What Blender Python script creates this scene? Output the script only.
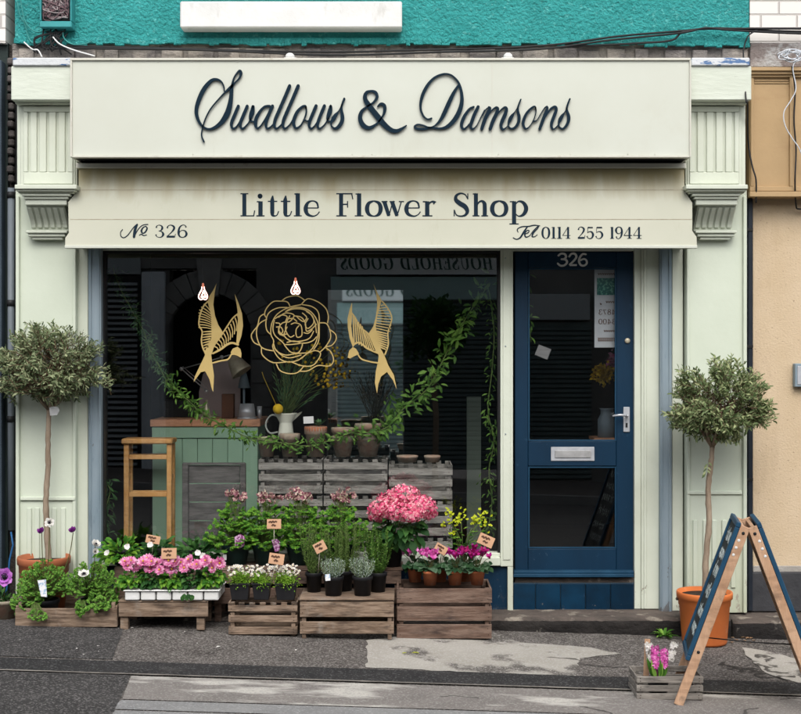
import bpy, math, random
from mathutils import Vector, Matrix, Euler, Quaternion
R = math.radians
sc = bpy.context.scene
for o in list(bpy.data.objects): bpy.data.objects.remove(o)
col = sc.collection
rnd = random.Random(326)

# ---------------------------------------------------------------- camera, sky, sun, exposure
ZC, F = 1.69, 1280.0
cam = bpy.data.objects.new('camera', bpy.data.cameras.new('camera')); col.objects.link(cam)
cam.location = (0, -8, ZC); cam.rotation_euler = (R(90), 0, 0)
cam.data.sensor_width = 36; cam.data.lens = F/801*36; cam.data.clip_end = 500
sc.camera = cam
w = bpy.data.worlds.new("World"); sc.world = w; w.use_nodes = True
nt = w.node_tree; bg = nt.nodes['Background']
sky = nt.nodes.new('ShaderNodeTexSky'); sky.sky_type = 'NISHITA'; sky.sun_disc = False
sky.sun_elevation = R(50); sky.sun_rotation = R(172); sky.air_density = 1.0; sky.dust_density = 4.0; sky.ozone_density = 0.6
hs = nt.nodes.new('ShaderNodeHueSaturation'); hs.inputs['Saturation'].default_value = 0.35
nt.links.new(sky.outputs[0], hs.inputs['Color']); nt.links.new(hs.outputs[0], bg.inputs[0])
bg.inputs[1].default_value = 0.15
sl = bpy.data.lights.new('sun', 'SUN'); sl.energy = 0.65; sl.angle = R(35); sl.color = (1, .98, .94)
so = bpy.data.objects.new('sun', sl); col.objects.link(so); so.rotation_euler = (R(42), 0, R(-8)); so.location = (0, -5, 9)
vs = sc.view_settings; vs.view_transform = 'Standard'; vs.look = 'None'; vs.gamma = 1; vs.use_curve_mapping = False
vs.exposure = 0.8
sc.render.engine = 'CYCLES'; sc.cycles.use_denoising = True; sc.cycles.max_bounces = 7
sc.cycles.transparent_max_bounces = 12; sc.cycles.glossy_bounces = 4; sc.cycles.diffuse_bounces = 3
sc.cycles.caustics_reflective = False; sc.cycles.caustics_refractive = False

def P(px, py, Y): d = 8+Y; return Vector(((px-400.5)/F*d, Y, ZC-(py-357)/F*d))
def PX(px, Y): return (px-400.5)/F*(8+Y)
def PZ(py, Y): return ZC-(py-357)/F*(8+Y)
def SC(Y): return (8+Y)/F
def gz(X, Y): return 0.051-0.0317*X+0.02*(Y+0.5)

# ---------------------------------------------------------------- objects
def tag(o, label=None, cat=None, group=None, kind=None):
    if label: o['label'] = label
    if cat: o['category'] = cat
    if group: o['group'] = group
    if kind: o['kind'] = kind
    return o
def thing(name, label, cat, loc, group=None):
    o = bpy.data.objects.new(name, None); col.objects.link(o); o.location = loc; o.empty_display_size = .1
    return tag(o, label, cat, group)
def worg(o):
    v = Vector((0, 0, 0))
    while o is not None: v = v+Vector(o.location); o = o.parent
    return v
def kids(o): return [c for c in bpy.data.objects if c.parent == o]
def dup(o, loc=None, rz=None, label=None, group=None, parent=None, s=None):
    c = o.copy(); col.objects.link(c)
    if parent: c.parent = parent
    if loc is not None: c.location = loc
    if rz is not None: c.rotation_euler.z = rz
    if s is not None: c.scale = (s, s, s)
    if label: c['label'] = label
    if group: c['group'] = group
    for ch in kids(o): dup(ch, parent=c)
    return c

class MB:
    def __init__(s): s.v = []; s.f = []; s.m = []; s.mi = 0; s.sm = []; s.smooth = False
    def add(s, vs, fs, smooth=None):
        n = len(s.v); s.v += [tuple(p) for p in vs]
        for f in fs: s.f.append([i+n for i in f]); s.m.append(s.mi); s.sm.append(s.smooth if smooth is None else smooth)
    def box(s, x0, x1, y0, y1, z0, z1):
        if x0 > x1: x0, x1 = x1, x0
        if y0 > y1: y0, y1 = y1, y0
        if z0 > z1: z0, z1 = z1, z0
        s.add([(x0,y0,z0),(x1,y0,z0),(x1,y1,z0),(x0,y1,z0),(x0,y0,z1),(x1,y0,z1),(x1,y1,z1),(x0,y1,z1)],
              [(0,3,2,1),(4,5,6,7),(0,1,5,4),(1,2,6,5),(2,3,7,6),(3,0,4,7)])
        return s
    def pbox(s, px0, px1, py0, py1, Y0, Y1):          # front face at Y0 spans the pixel rectangle
        return s.box(PX(px0, Y0), PX(px1, Y0), Y0, Y1, PZ(py1, Y0), PZ(py0, Y0))
    def obox(s, c, sz, rot):
        c = Vector(c); M = rot.to_matrix() if not isinstance(rot, Matrix) else rot
        hx, hy, hz = sz[0]/2, sz[1]/2, sz[2]/2
        vs = [c+M@Vector(p) for p in [(-hx,-hy,-hz),(hx,-hy,-hz),(hx,hy,-hz),(-hx,hy,-hz),(-hx,-hy,hz),(hx,-hy,hz),(hx,hy,hz),(-hx,hy,hz)]]
        s.add(vs, [(0,3,2,1),(4,5,6,7),(0,1,5,4),(1,2,6,5),(2,3,7,6),(3,0,4,7)]); return s
    def beam(s, p0, p1, wx, wy, side=(0, 1, 0)):       # board from p0 to p1; wy along 'side', wx across
        p0, p1 = Vector(p0), Vector(p1); d = (p1-p0).normalized(); sd = Vector(side); sd = (sd-d*sd.dot(d)).normalized(); a = d.cross(sd)
        vs = []
        for p in (p0, p1):
            for i, j in ((-1,-1),(1,-1),(1,1),(-1,1)): vs.append(p+a*(i*wx/2)+sd*(j*wy/2))
        s.add(vs, [(0,1,2,3),(7,6,5,4),(0,4,5,1),(1,5,6,2),(2,6,7,3),(3,7,4,0)]); return s
    def tube(s, pts, r, n=8, cap=True):
        pts = [Vector(p) for p in pts]; m = len(pts); rr = r if isinstance(r, (list, tuple)) else [r]*m
        up = None; vs = []
        for i, p in enumerate(pts):
            t = (pts[min(i+1, m-1)]-pts[max(i-1, 0)])
            t = t.normalized() if t.length > 1e-9 else Vector((0, 0, 1))
            if up is None: up = t.orthogonal().normalized()
            up = (up-t*up.dot(t)); up = up.normalized() if up.length > 1e-6 else t.orthogonal().normalized()
            b = t.cross(up)
            for k in range(n):
                a = 2*math.pi*k/n; vs.append(p+(up*math.cos(a)+b*math.sin(a))*rr[i])
        fs = []
        for i in range(m-1):
            for k in range(n):
                k2 = (k+1) % n; fs.append((i*n+k, i*n+k2, (i+1)*n+k2, (i+1)*n+k))
        if cap: fs.append(tuple(range(n-1, -1, -1))); fs.append(tuple((m-1)*n+k for k in range(n)))
        s.add(vs, fs, True); return s
    def lathe(s, c, prof, n=28, axis=None, close=False):
        c = Vector(c); q = Vector((0, 0, 1)).rotation_difference(Vector(axis).normalized()) if axis is not None else None
        vs = []; fs = []
        for r, z in prof:
            for k in range(n):
                a = 2*math.pi*k/n; p = Vector((r*math.cos(a), r*math.sin(a), z))
                if q: p = q@p
                vs.append(c+p)
        m = len(prof)
        for i in range(m-1):
            for k in range(n):
                k2 = (k+1) % n; fs.append((i*n+k, i*n+k2, (i+1)*n+k2, (i+1)*n+k))
        fs.append(tuple(range(n-1, -1, -1))); fs.append(tuple((m-1)*n+k for k in range(n)))
        s.add(vs, fs, True); return s
    def prism(s, poly, ext):
        ext = Vector(ext); n = len(poly); a = [Vector(p) for p in poly]; b = [p+ext for p in a]
        s.add(a+b, [tuple(range(n)), tuple(range(2*n-1, n-1, -1))]+[(i, (i+1) % n + 0, (i+1) % n+n, i+n)[::-1] for i in range(n)]); return s
    def leaf(s, b, d, nrm, L, W, fold=.15, curl=.2, full=True):
        d = d.normalized(); sd = d.cross(nrm); sd = sd.normalized() if sd.length > 1e-5 else d.orthogonal().normalized(); u = sd.cross(d)
        if full:
            m1 = b+d*L*.4; m2 = b+d*L*.75-u*L*curl*.35; tip = b+d*L*.97-u*L*curl
            s.add([b, m1+sd*W*.5+u*W*fold, m1, m1-sd*W*.5+u*W*fold, m2+sd*W*.36+u*W*fold, m2, m2-sd*W*.36+u*W*fold, tip],
                  [(0,2,1),(0,3,2),(1,2,5,4),(2,3,6,5),(4,5,7),(5,6,7)], True)
        else:
            m = b+d*L*.5; tip = b+d*L-u*L*curl
            s.add([b, m+sd*W*.5+u*W*fold, tip, m-sd*W*.5+u*W*fold], [(0,3,2),(0,2,1)], True)
        return s
    def ball(s, c, r, n=8, m=5, sq=1):
        prof = [(r*math.sin(math.pi*i/m)+1e-5, -r*sq*math.cos(math.pi*i/m)) for i in range(m+1)]
        return s.lathe(c, prof, n)
    def build(s, name, mat, parent=None, bevel=0, label=None, origin=None, bseg=1):
        me = bpy.data.meshes.new(name)
        if parent is not None: og = worg(parent)
        elif origin is not None: og = Vector(origin)
        else:
            xs = [p[0] for p in s.v]; ys = [p[1] for p in s.v]; zs = [p[2] for p in s.v]
            og = Vector(((min(xs)+max(xs))/2, (min(ys)+max(ys))/2, min(zs)))
        me.from_pydata([(p[0]-og.x, p[1]-og.y, p[2]-og.z) for p in s.v], [], s.f)
        mats = mat if isinstance(mat, (list, tuple)) else [mat]
        for m_ in mats: me.materials.append(m_)
        me.polygons.foreach_set('material_index', s.m); me.polygons.foreach_set('use_smooth', s.sm); me.update()
        o = bpy.data.objects.new(name, me); col.objects.link(o)
        if parent is not None: o.parent = parent
        else: o.location = og
        if bevel:
            b = o.modifiers.new('bevel', 'BEVEL'); b.width = bevel; b.segments = bseg; b.limit_method = 'ANGLE'; b.angle_limit = R(50)
        if label: o['label'] = label
        return o

# ---------------------------------------------------------------- materials
def lin(c):
    if isinstance(c, str):
        c = [int(c[i:i+2], 16)/255 for i in (0, 2, 4)]
        return tuple(x/12.92 if x <= .04045 else ((x+.055)/1.055)**2.4 for x in c)
    return tuple(c)
def newmat(name):
    m = bpy.data.materials.new(name); m.use_nodes = True; return m, m.node_tree, m.node_tree.nodes['Principled BSDF']
def rgba(c): return tuple(lin(c))+(1,)
def pm(name, c1, c2=None, scale=6, rough=.6, bump=0, bscale=60, st=(1,1,1), island=0, metallic=0, lo=.35, hi=.65,
       c3=None, s3=1.5, lo3=.55, hi3=.7, st3=(1,1,1), spec=.22, detail=6, island_mat=None, bst=None, coat=0, bdist=.01):
    m, t, b = newmat(name); N, L = t.nodes.new, t.links.new
    tc = N('ShaderNodeTexCoord')
    def noise(scl, stretch, det=detail, off=None):
        mp = N('ShaderNodeMapping'); mp.inputs['Scale'].default_value = stretch; L(tc.outputs['Object'], mp.inputs[0])
        if island:
            g = N('ShaderNodeNewGeometry'); mm = N('ShaderNodeMath'); mm.operation = 'MULTIPLY'; mm.inputs[1].default_value = 37
            L(g.outputs['Random Per Island'], mm.inputs[0]); cx = N('ShaderNodeCombineXYZ')
            for i in range(3): L(mm.outputs[0], cx.inputs[i])
            L(cx.outputs[0], mp.inputs['Location'])
        n = N('ShaderNodeTexNoise'); n.inputs['Scale'].default_value = scl; n.inputs['Detail'].default_value = det; n.inputs['Roughness'].default_value = .62
        L(mp.outputs[0], n.inputs['Vector']); return n
    def mr(sock, a, z):
        r = N('ShaderNodeMapRange'); r.inputs[1].default_value = a; r.inputs[2].default_value = z; r.clamp = True; L(sock, r.inputs[0]); return r.outputs[0]
    def mix(fac, a, z):
        x = N('ShaderNodeMix'); x.data_type = 'RGBA'
        if isinstance(fac, (int, float)): x.inputs[0].default_value = fac
        else: L(fac, x.inputs[0])
        for s_, i in ((a, 6), (z, 7)):
            if isinstance(s_, tuple): x.inputs[i].default_value = s_
            else: L(s_, x.inputs[i])
        return x.outputs[2]
    cur = rgba(c1)
    if c2 is not None: cur = mix(mr(noise(scale, st).outputs[0], lo, hi), cur, rgba(c2))
    if c3 is not None: cur = mix(mr(noise(s3, st3).outputs[0], lo3, hi3), cur, rgba(c3))
    if island:
        g = N('ShaderNodeNewGeometry'); r = N('ShaderNodeMapRange'); r.inputs[3].default_value = 1-island; r.inputs[4].default_value = 1+island
        L(g.outputs['Random Per Island'], r.inputs[0]); h = N('ShaderNodeHueSaturation'); L(r.outputs[0], h.inputs['Value'])
        if isinstance(cur, tuple): h.inputs['Color'].default_value = cur
        else: L(cur, h.inputs['Color'])
        cur = h.outputs[0]
    if isinstance(cur, tuple): b.inputs['Base Color'].default_value = cur
    else: L(cur, b.inputs['Base Color'])
    b.inputs['Roughness'].default_value = rough; b.inputs['Metallic'].default_value = metallic
    b.inputs['Specular IOR Level'].default_value = spec; b.inputs['Coat Weight'].default_value = coat
    if bump:
        bn = N('ShaderNodeBump'); bn.inputs['Strength'].default_value = bump; bn.inputs['Distance'].default_value = bdist
        L(noise(bscale, bst or st, 5).outputs[0], bn.inputs['Height']); L(bn.outputs[0], b.inputs['Normal'])
    return m
def leafmat(name, ca, cb, cc, rough=.55, trans=.35, spec=.16):
    m, t, b = newmat(name); N, L = t.nodes.new, t.links.new
    g = N('ShaderNodeNewGeometry'); r = N('ShaderNodeValToRGB'); L(g.outputs['Random Per Island'], r.inputs[0])
    r.color_ramp.elements[0].color = rgba(ca); r.color_ramp.elements[1].color = rgba(cc)
    e = r.color_ramp.elements.new(.5); e.color = rgba(cb)
    L(r.outputs[0], b.inputs['Base Color']); b.inputs['Roughness'].default_value = rough; b.inputs['Specular IOR Level'].default_value = spec
    tr = N('ShaderNodeBsdfTranslucent'); L(r.outputs[0], tr.inputs[0]); ms = N('ShaderNodeMixShader'); ms.inputs[0].default_value = trans
    L(b.outputs[0], ms.inputs[1]); L(tr.outputs[0], ms.inputs[2]); L(ms.outputs[0], t.nodes['Material Output'].inputs[0])
    return m
def glassmat(name, tint=(1,1,1), base=.045, rough=0.0):
    m, t, b = newmat(name); N, L = t.nodes.new, t.links.new
    lw = N('ShaderNodeLayerWeight'); lw.inputs[0].default_value = .5
    p = N('ShaderNodeMath'); p.operation = 'POWER'; p.inputs[1].default_value = 5; L(lw.outputs['Facing'], p.inputs[0])
    ma = N('ShaderNodeMath'); ma.operation = 'MULTIPLY_ADD'; ma.inputs[1].default_value = 1-base; ma.inputs[2].default_value = base; L(p.outputs[0], ma.inputs[0])
    tr = N('ShaderNodeBsdfTransparent'); tr.inputs[0].default_value = tuple(tint)+(1,)
    gl = N('ShaderNodeBsdfGlossy'); gl.inputs['Roughness'].default_value = rough; gl.inputs[0].default_value = (1,1,1,1)
    ms = N('ShaderNodeMixShader'); L(ma.outputs[0], ms.inputs[0]); L(tr.outputs[0], ms.inputs[1]); L(gl.outputs[0], ms.inputs[2])
    L(ms.outputs[0], t.nodes['Material Output'].inputs[0]); return m
def emit(name, c, s):
    m, t, b = newmat(name); b.inputs['Base Color'].default_value = rgba(c); b.inputs['Emission Color'].default_value = rgba(c); b.inputs['Emission Strength'].default_value = s; return m
M = {}
# sage painted joinery
M['sage'] = pm('sage_paint', (.595,.63,.535), (.545,.58,.485), 3, .5, .15, 25, c3=(.50,.52,.42), s3=2.2, lo3=.58, hi3=.8, st3=(1,1,.35))
M['sage_chipped'] = pm('sage_paint_chipped', (.62,.66,.575), (.56,.60,.51), 4, .55, .3, 18, st=(.6,1,2.5), c3=(.36,.36,.30), s3=9, lo3=.66, hi3=.70, st3=(.35,1,2.5))
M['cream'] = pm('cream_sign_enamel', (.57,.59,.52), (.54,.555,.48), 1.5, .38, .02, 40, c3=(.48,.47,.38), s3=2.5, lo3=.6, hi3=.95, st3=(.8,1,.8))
M['cream_edge'] = pm('sign_trim', (.56,.55,.48), (.36,.32,.25), 12, .45, 0, lo=.6, hi=.8)
M['navy'] = pm('navy_lettering', (.003,.014,.026), (.005,.019,.034), 5, .6, spec=.1)
M['navy_print'] = pm('navy_print', (.006,.016,.028), None, rough=.7, spec=.1)
M['door'] = pm('blue_door_paint', (.002,.025,.058), (.0015,.018,.042), 4, .5, .25, 22, st=(1,1,.25), c3=(.012,.045,.085), s3=16, lo3=.66, hi3=.74, spec=.25)
M['door_edge'] = pm('blue_weatherbar', (.012,.055,.105), (.007,.036,.072), 6, .5, .1, 60)
M['tile'] = pm('blue_tile', (.002,.026,.058), (.0015,.015,.034), 7, .35, .08, 30, spec=.3, c3=(.03,.06,.10), s3=11, lo3=.66, hi3=.8, island=.18)
M['grout'] = pm('tile_grout', (.05,.09,.13), (.08,.10,.12), 8, .8)
M['galv'] = pm('galvanised_channel', (.19,.255,.30), (.27,.33,.37), 10, .5, .15, 60, st=(1,1,.15), metallic=.15, c3=(.11,.15,.18), s3=18, lo3=.6, hi3=.75, st3=(1,1,.2))
M['black'] = pm('black_metal', (.012,.013,.015), (.02,.02,.02), 8, .5, .1, 60)
M['dark'] = pm('dark_void', (.008,.008,.008), None, rough=.9)
M['room'] = pm('gloom_shop_wall', (.020,.021,.022), (.012,.012,.014), 2, .8)  # near-black albedo puts the interior's gloom into the colour
M['roomfloor'] = pm('gloom_shop_floor', (.03,.028,.025), (.02,.018,.016), 4, .6)  # floor darkened likewise, the dimness held in its colour
M['white'] = pm('white_paint', (.70,.70,.69), (.62,.62,.60), 5, .55, .25, 30, c3=(.42,.40,.36), s3=7, lo3=.60, hi3=.82, st3=(1.6,1,.5))
M['glass'] = glassmat('window_glass', (.985,.99,.99), .056)
M['mirror'] = pm('mirror_glass', (.95,.98,.97), None, rough=.02, metallic=1)
M['gold'] = pm('gold_vinyl', (.50,.37,.145), (.45,.33,.125), 12, .45)
M['steel'] = pm('brushed_steel', (.5,.5,.5), (.38,.38,.38), 20, .35, .05, 80, metallic=.4)
M['steel_light'] = pm('satin_steel', (.55,.57,.60), (.45,.47,.5), 20, .4, .05, 80, metallic=.4)
M['brass'] = pm('worn_brass', (.55,.50,.38), (.40,.36,.26), 20, .4, metallic=.35)
M['terrabrown'] = pm('brown_plastic_pot', (.40,.13,.06), (.33,.11,.05), 5, .55, .1, 30)
M['terra'] = pm('orange_plastic_pot', (.60,.17,.045), (.52,.14,.04), 5, .5, .05, 30)
M['terraclay'] = pm('terracotta_clay', (.42,.13,.055), (.33,.11,.05), 14, .85, .2, 40, c3=(.40,.27,.19), s3=9, lo3=.6, hi3=.8)
M['oldpot'] = pm('aged_terracotta', (.30,.19,.14), (.33,.30,.23), 12, .9, .3, 50, lo=.4, hi=.6, c3=(.17,.19,.13), s3=18, lo3=.55, hi3=.75, island=.12)
M['soil'] = pm('potting_soil', (.025,.017,.012), (.06,.04,.028), 60, 1, 1, 120, bdist=.006)
M['blackpot'] = pm('black_plastic_pot', (.012,.012,.014), (.02,.02,.022), 9, .42)
M['greenpot'] = pm('dark_green_plastic_pot', (.012,.035,.035), (.018,.05,.045), 9, .45)
M['card'] = pm('kraft_card', (.55,.33,.20), (.48,.28,.17), 14, .8, .05, 80)
M['ink'] = pm('dark_ink', (.10,.05,.03), None, rough=.7)
M['paper'] = pm('white_paper', (.75,.75,.74), (.70,.70,.69), 8, .7)
M['chalk'] = pm('chalk', (.62,.68,.66), (.35,.42,.42), 90, .9, lo=.4, hi=.6)
def wood(name, a, b_, c, isl=.22, st=(1,6,9), rough=.8, s=7): return pm(name, a, b_, s, rough, .8, 16, st=st, island=isl, c3=c, s3=4, lo3=.48, hi3=.72, st3=(1.6,4,6), lo=.38, hi=.62, bdist=.005)
M['crate'] = wood('weathered_crate_wood', (.105,.070,.047), (.225,.165,.12), (.035,.026,.021), .38)
M['crate_dark'] = wood('brown_crate_wood', (.095,.058,.042), (.16,.11,.085), (.035,.024,.02), .28)
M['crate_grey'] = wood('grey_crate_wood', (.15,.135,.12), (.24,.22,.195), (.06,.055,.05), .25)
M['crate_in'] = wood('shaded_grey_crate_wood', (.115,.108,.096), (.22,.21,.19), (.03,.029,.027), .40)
M['crate_green'] = wood('grey_green_slats', (.22,.25,.245), (.32,.34,.32), (.10,.12,.12))
M['panelwood'] = wood('charcoal_boards', (.065,.062,.06), (.11,.105,.10), (.035,.033,.032), .2)
M['stool'] = wood('pine_stool', (.55,.29,.10), (.62,.36,.15), (.45,.22,.07), .06, (4,4,1), .5)
M['ctop'] = wood('counter_top_wood', (.55,.27,.15), (.62,.33,.2), (.35,.16,.09), .1, (1,6,8), .45)
M['legwood'] = wood('tan_leg_wood', (.42,.255,.155), (.50,.32,.21), (.29,.17,.105), .1, (5,5,1), .55)
M['counter'] = pm('green_matchboard', (.34,.52,.38), (.30,.47,.34), 3, .5)
M['bark'] = pm('olive_bark', (.21,.155,.11), (.34,.27,.20), 25, .9, .5, 60, st=(1,1,.3))
M['stem'] = pm('green_stem', (.08,.14,.03), (.12,.16,.05), 15, .6)
M['twig'] = pm('brown_twig', (.10,.06,.035), (.16,.11,.07), 20, .8)
M['olive'] = leafmat('olive_leaf', (.06,.10,.035), (.19,.25,.11), (.44,.48,.25), .5, .3)
M['olive2'] = leafmat('olive_leaf_yellowish', (.06,.09,.04), (.19,.24,.12), (.42,.46,.27), .5, .3)
M['lush'] = leafmat('fresh_leaf', (.035,.12,.018), (.11,.27,.035), (.28,.50,.09))
M['lime'] = leafmat('lime_leaf', (.12,.28,.02), (.21,.40,.035), (.33,.52,.07))
M['deep'] = leafmat('deep_green_leaf', (.014,.055,.014), (.032,.105,.026), (.075,.19,.045))
M['col'] = leafmat('columbine_leaf', (.025,.11,.012), (.075,.23,.025), (.24,.44,.05))
M['rosem'] = leafmat('rosemary_needle', (.06,.12,.03), (.14,.24,.06), (.28,.40,.12))
M['oreg'] = leafmat('oregano_leaf', (.06,.16,.03), (.14,.29,.06), (.26,.44,.10))
M['silver'] = leafmat('silver_leaf', (.24,.32,.27), (.42,.50,.44), (.60,.66,.60), .7, .15)
M['cyc'] = leafmat('cyclamen_leaf', (.015,.05,.02), (.035,.09,.035), (.10,.17,.10))
M['garl'] = leafmat('garland_leaf', (.045,.11,.02), (.10,.22,.035), (.20,.36,.07))
M['fern'] = leafmat('fern_leaf', (.03,.09,.04), (.06,.15,.06), (.12,.22,.09))
M['pink'] = leafmat('pink_petal', (.62,.12,.33), (.82,.30,.54), (.92,.58,.74), .6, .3)
M['hotpink'] = leafmat('hydrangea_petal', (.66,.05,.17), (.80,.17,.30), (.92,.58,.58), .6, .3)
M['magenta'] = leafmat('magenta_petal', (.32,.008,.10), (.42,.015,.20), (.40,.03,.34), .6, .3)
M['violetpink'] = leafmat('violet_pink_petal', (.60,.06,.36), (.72,.14,.48), (.80,.30,.60), .6, .3)
M['purple'] = leafmat('purple_petal', (.16,.02,.20), (.22,.03,.25), (.30,.06,.34), .6, .3)
M['mauve'] = leafmat('mauve_anemone_petal', (.48,.12,.56), (.55,.18,.62), (.62,.26,.68), .6, .3)
M['whitepet'] = leafmat('white_petal', (.70,.68,.62), (.80,.78,.74), (.86,.84,.82), .6, .3)
M['colflo'] = leafmat('columbine_petal', (.15,.02,.06), (.48,.22,.26), (.88,.80,.62), .6, .3)
M['euph'] = leafmat('lime_yellow_bract', (.38,.45,.015), (.48,.55,.02), (.58,.62,.06), .6, .3)
M['yellow'] = leafmat('yellow_bloom', (.60,.38,.01), (.70,.46,.02), (.75,.55,.05), .8, .2)
M['yellowdim'] = M['yellow']
M['blackcentre'] = pm('anemone_centre', (.01,.008,.015), None, rough=.7)

def overlay(m, c, scale, thr, soft=.015, st=(1,1,1), zl=None, amt=1, kind='noise'):
    """worn spots, chips or cracks: a second colour where a fine pattern passes a threshold (more of them towards the height zl)"""
    t = m.node_tree; b = t.nodes['Principled BSDF']; N, L = t.nodes.new, t.links.new; inp = b.inputs['Base Color']
    g = N('ShaderNodeNewGeometry'); mp = N('ShaderNodeMapping'); mp.inputs['Scale'].default_value = st; L(g.outputs['Position'], mp.inputs[0])
    if kind == 'noise':
        n = N('ShaderNodeTexNoise'); n.inputs['Scale'].default_value = scale; n.inputs['Detail'].default_value = 8; n.inputs['Roughness'].default_value = .7; L(mp.outputs[0], n.inputs['Vector']); sig = n.outputs[0]
    else:
        w_ = N('ShaderNodeTexNoise'); w_.inputs['Scale'].default_value = 3; w_.inputs['Detail'].default_value = 6; L(mp.outputs[0], w_.inputs['Vector'])
        va = N('ShaderNodeVectorMath'); va.operation = 'MULTIPLY_ADD'; va.inputs[1].default_value = (.35,.35,.35); L(w_.outputs['Color'], va.inputs[0]); L(mp.outputs[0], va.inputs[2])
        v = N('ShaderNodeTexVoronoi'); v.feature = 'DISTANCE_TO_EDGE'; v.inputs['Scale'].default_value = scale; L(va.outputs[0], v.inputs['Vector'])
        n = N('ShaderNodeTexNoise'); n.inputs['Scale'].default_value = 1.3; L(mp.outputs[0], n.inputs['Vector'])
        mk = N('ShaderNodeMapRange'); mk.inputs[1].default_value = .48; mk.inputs[2].default_value = .56; L(n.outputs[0], mk.inputs[0])
        e = N('ShaderNodeMath'); e.operation = 'SUBTRACT'; e.inputs[0].default_value = 1; L(v.outputs['Distance'], e.inputs[1]); q = N('ShaderNodeMath'); q.operation = 'MULTIPLY'; L(e.outputs[0], q.inputs[0]); L(mk.outputs[0], q.inputs[1]); sig = q.outputs[0]
    if zl is not None:
        sp = N('ShaderNodeSeparateXYZ'); L(g.outputs['Position'], sp.inputs[0]); z = N('ShaderNodeMapRange'); z.inputs[1].default_value = zl[0]; z.inputs[2].default_value = zl[1]; z.inputs[3].default_value = .13; z.inputs[4].default_value = 0; L(sp.outputs['Z'], z.inputs[0])
        ad = N('ShaderNodeMath'); ad.operation = 'ADD'; L(sig, ad.inputs[0]); L(z.outputs[0], ad.inputs[1]); sig = ad.outputs[0]
    r = N('ShaderNodeMapRange'); r.inputs[1].default_value = thr; r.inputs[2].default_value = thr+soft; r.inputs[4].default_value = amt; L(sig, r.inputs[0])
    x = N('ShaderNodeMix'); x.data_type = 'RGBA'; L(r.outputs[0], x.inputs[0])
    if inp.links: L(inp.links[0].from_socket, x.inputs[6])
    else: x.inputs[6].default_value = inp.default_value
    x.inputs[7].default_value = rgba(c); L(x.outputs[2], inp); return m
overlay(M['sage'], (.30,.28,.22), 22, .70, .01, (1,1,.5), (.1,.5))
overlay(M['door'], (.05,.09,.13), 20, .70, .012, (1,1,.4), (.2,.6), .7)
overlay(M['door'], (.10,.09,.075), 7, .66, .12, (1,1,1), (.12,.5), .4)
overlay(M['tile'], (.16,.15,.14), 16, .70, .02, (1,1,1), (.1,.2), .7)
overlay(M['cream'], (.40,.37,.28), 3.2, .60, .14, (1.2,1,.22), None, .28)
overlay(M['cream_edge'], (.17,.10,.06), 16, .70, .01)
overlay(M['galv'], (.11,.09,.08), 14, .68, .02, (1,1,.4), (.1,.6), .7)
overlay(M['terra'], (.62,.36,.24), 9, .60, .10, (1,1,1), None, .35)
overlay(M['terraclay'], (.07,.05,.04), 20, .62, .08, (1,1,1), None, .6)
for k_ in ('crate','crate_dark','crate_grey','panelwood'): overlay(M[k_], (.02,.015,.012), 26, .64, .03, (.25,1,1.6), None, .8)
overlay(M['crate'], (.30,.28,.25), 5, .56, .10, (1,1,1), None, .45)
overlay(M['legwood'], (.12,.085,.06), 9, .58, .10, (1,1,1), None, .55)

# ---------------------------------------------------------------- lettering strokes
def crom(pts, k=7):
    if len(pts) < 3: return pts
    out = []; n = len(pts)
    for i in range(n-1):
        p0, p1, p2, p3 = pts[max(i-1, 0)], pts[i], pts[i+1], pts[min(i+2, n-1)]
        for j in range(k):
            t = j/k; t2 = t*t; t3 = t2*t
            out.append(tuple(.5*((2*p1[a])+(-p0[a]+p2[a])*t+(2*p0[a]-5*p1[a]+4*p2[a]-p3[a])*t2+(-p0[a]+3*p1[a]-3*p2[a]+p3[a])*t3) for a in range(3)))
    out.append(tuple(pts[-1])); return out
class Ink:                                  # strokes (x, y, width) in a flat picture of the lettering, mapped on a surface
    def __init__(s, mp, nrm, th): s.mb = MB(); s.mp = mp; s.n = Vector(nrm).normalized(); s.th = th; s.k = 0
    def stroke(s, pts, curve=True, rnd_=True):
        q = crom(pts) if curve else list(pts)
        L_, R_ = [], []
        m = len(q)
        for i, (x, y, w_) in enumerate(q):
            a = q[max(i-1, 0)]; b = q[min(i+1, m-1)]; dx, dy = b[0]-a[0], b[1]-a[1]; l = math.hypot(dx, dy) or 1
            nx, ny = -dy/l, dx/l; w_ = max(w_, .01)
            L_.append((x+nx*w_/2, y+ny*w_/2)); R_.append((x-nx*w_/2, y-ny*w_/2))
        th = s.th*(1+.0)+.00025*(s.k % 9); s.k += 1
        A = []; 
        for l, r in zip(L_, R_): A += [s.mp(*l), s.mp(*r)]
        nn = len(A); B = [p+s.n*th for p in A]
        fs = []
        for i in range(m-1):
            a, b, c, d = 2*i, 2*i+1, 2*i+3, 2*i+2
            fs += [(a+nn, b+nn, c+nn, d+nn), (a, d, d+nn, a+nn), (b, b+nn, c+nn, c)]
        fs += [(0, nn, nn+1, 1), (2*m-2, 2*m-1, 2*m-1+nn, 2*m-2+nn)]
        s.mb.add(A+B, fs)
        if rnd_:
            for (x, y, w_) in (q[0], q[-1]): s.dot(x, y, w_/2, th)
        return s
    def dot(s, x, y, r, th=None, n=10):
        th = (th or s.th)-.0001; A = [s.mp(x+r*math.cos(2*math.pi*k/n), y+r*math.sin(2*math.pi*k/n)) for k in range(n)]
        s.mb.prism([p+s.n*th for p in A], -s.n*th)
    def poly(s, pts):
        th = s.th+.00025*(s.k % 9); s.k += 1
        s.mb.prism([s.mp(*p)+s.n*th for p in pts], -s.n*th)
h_ = .035
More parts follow.
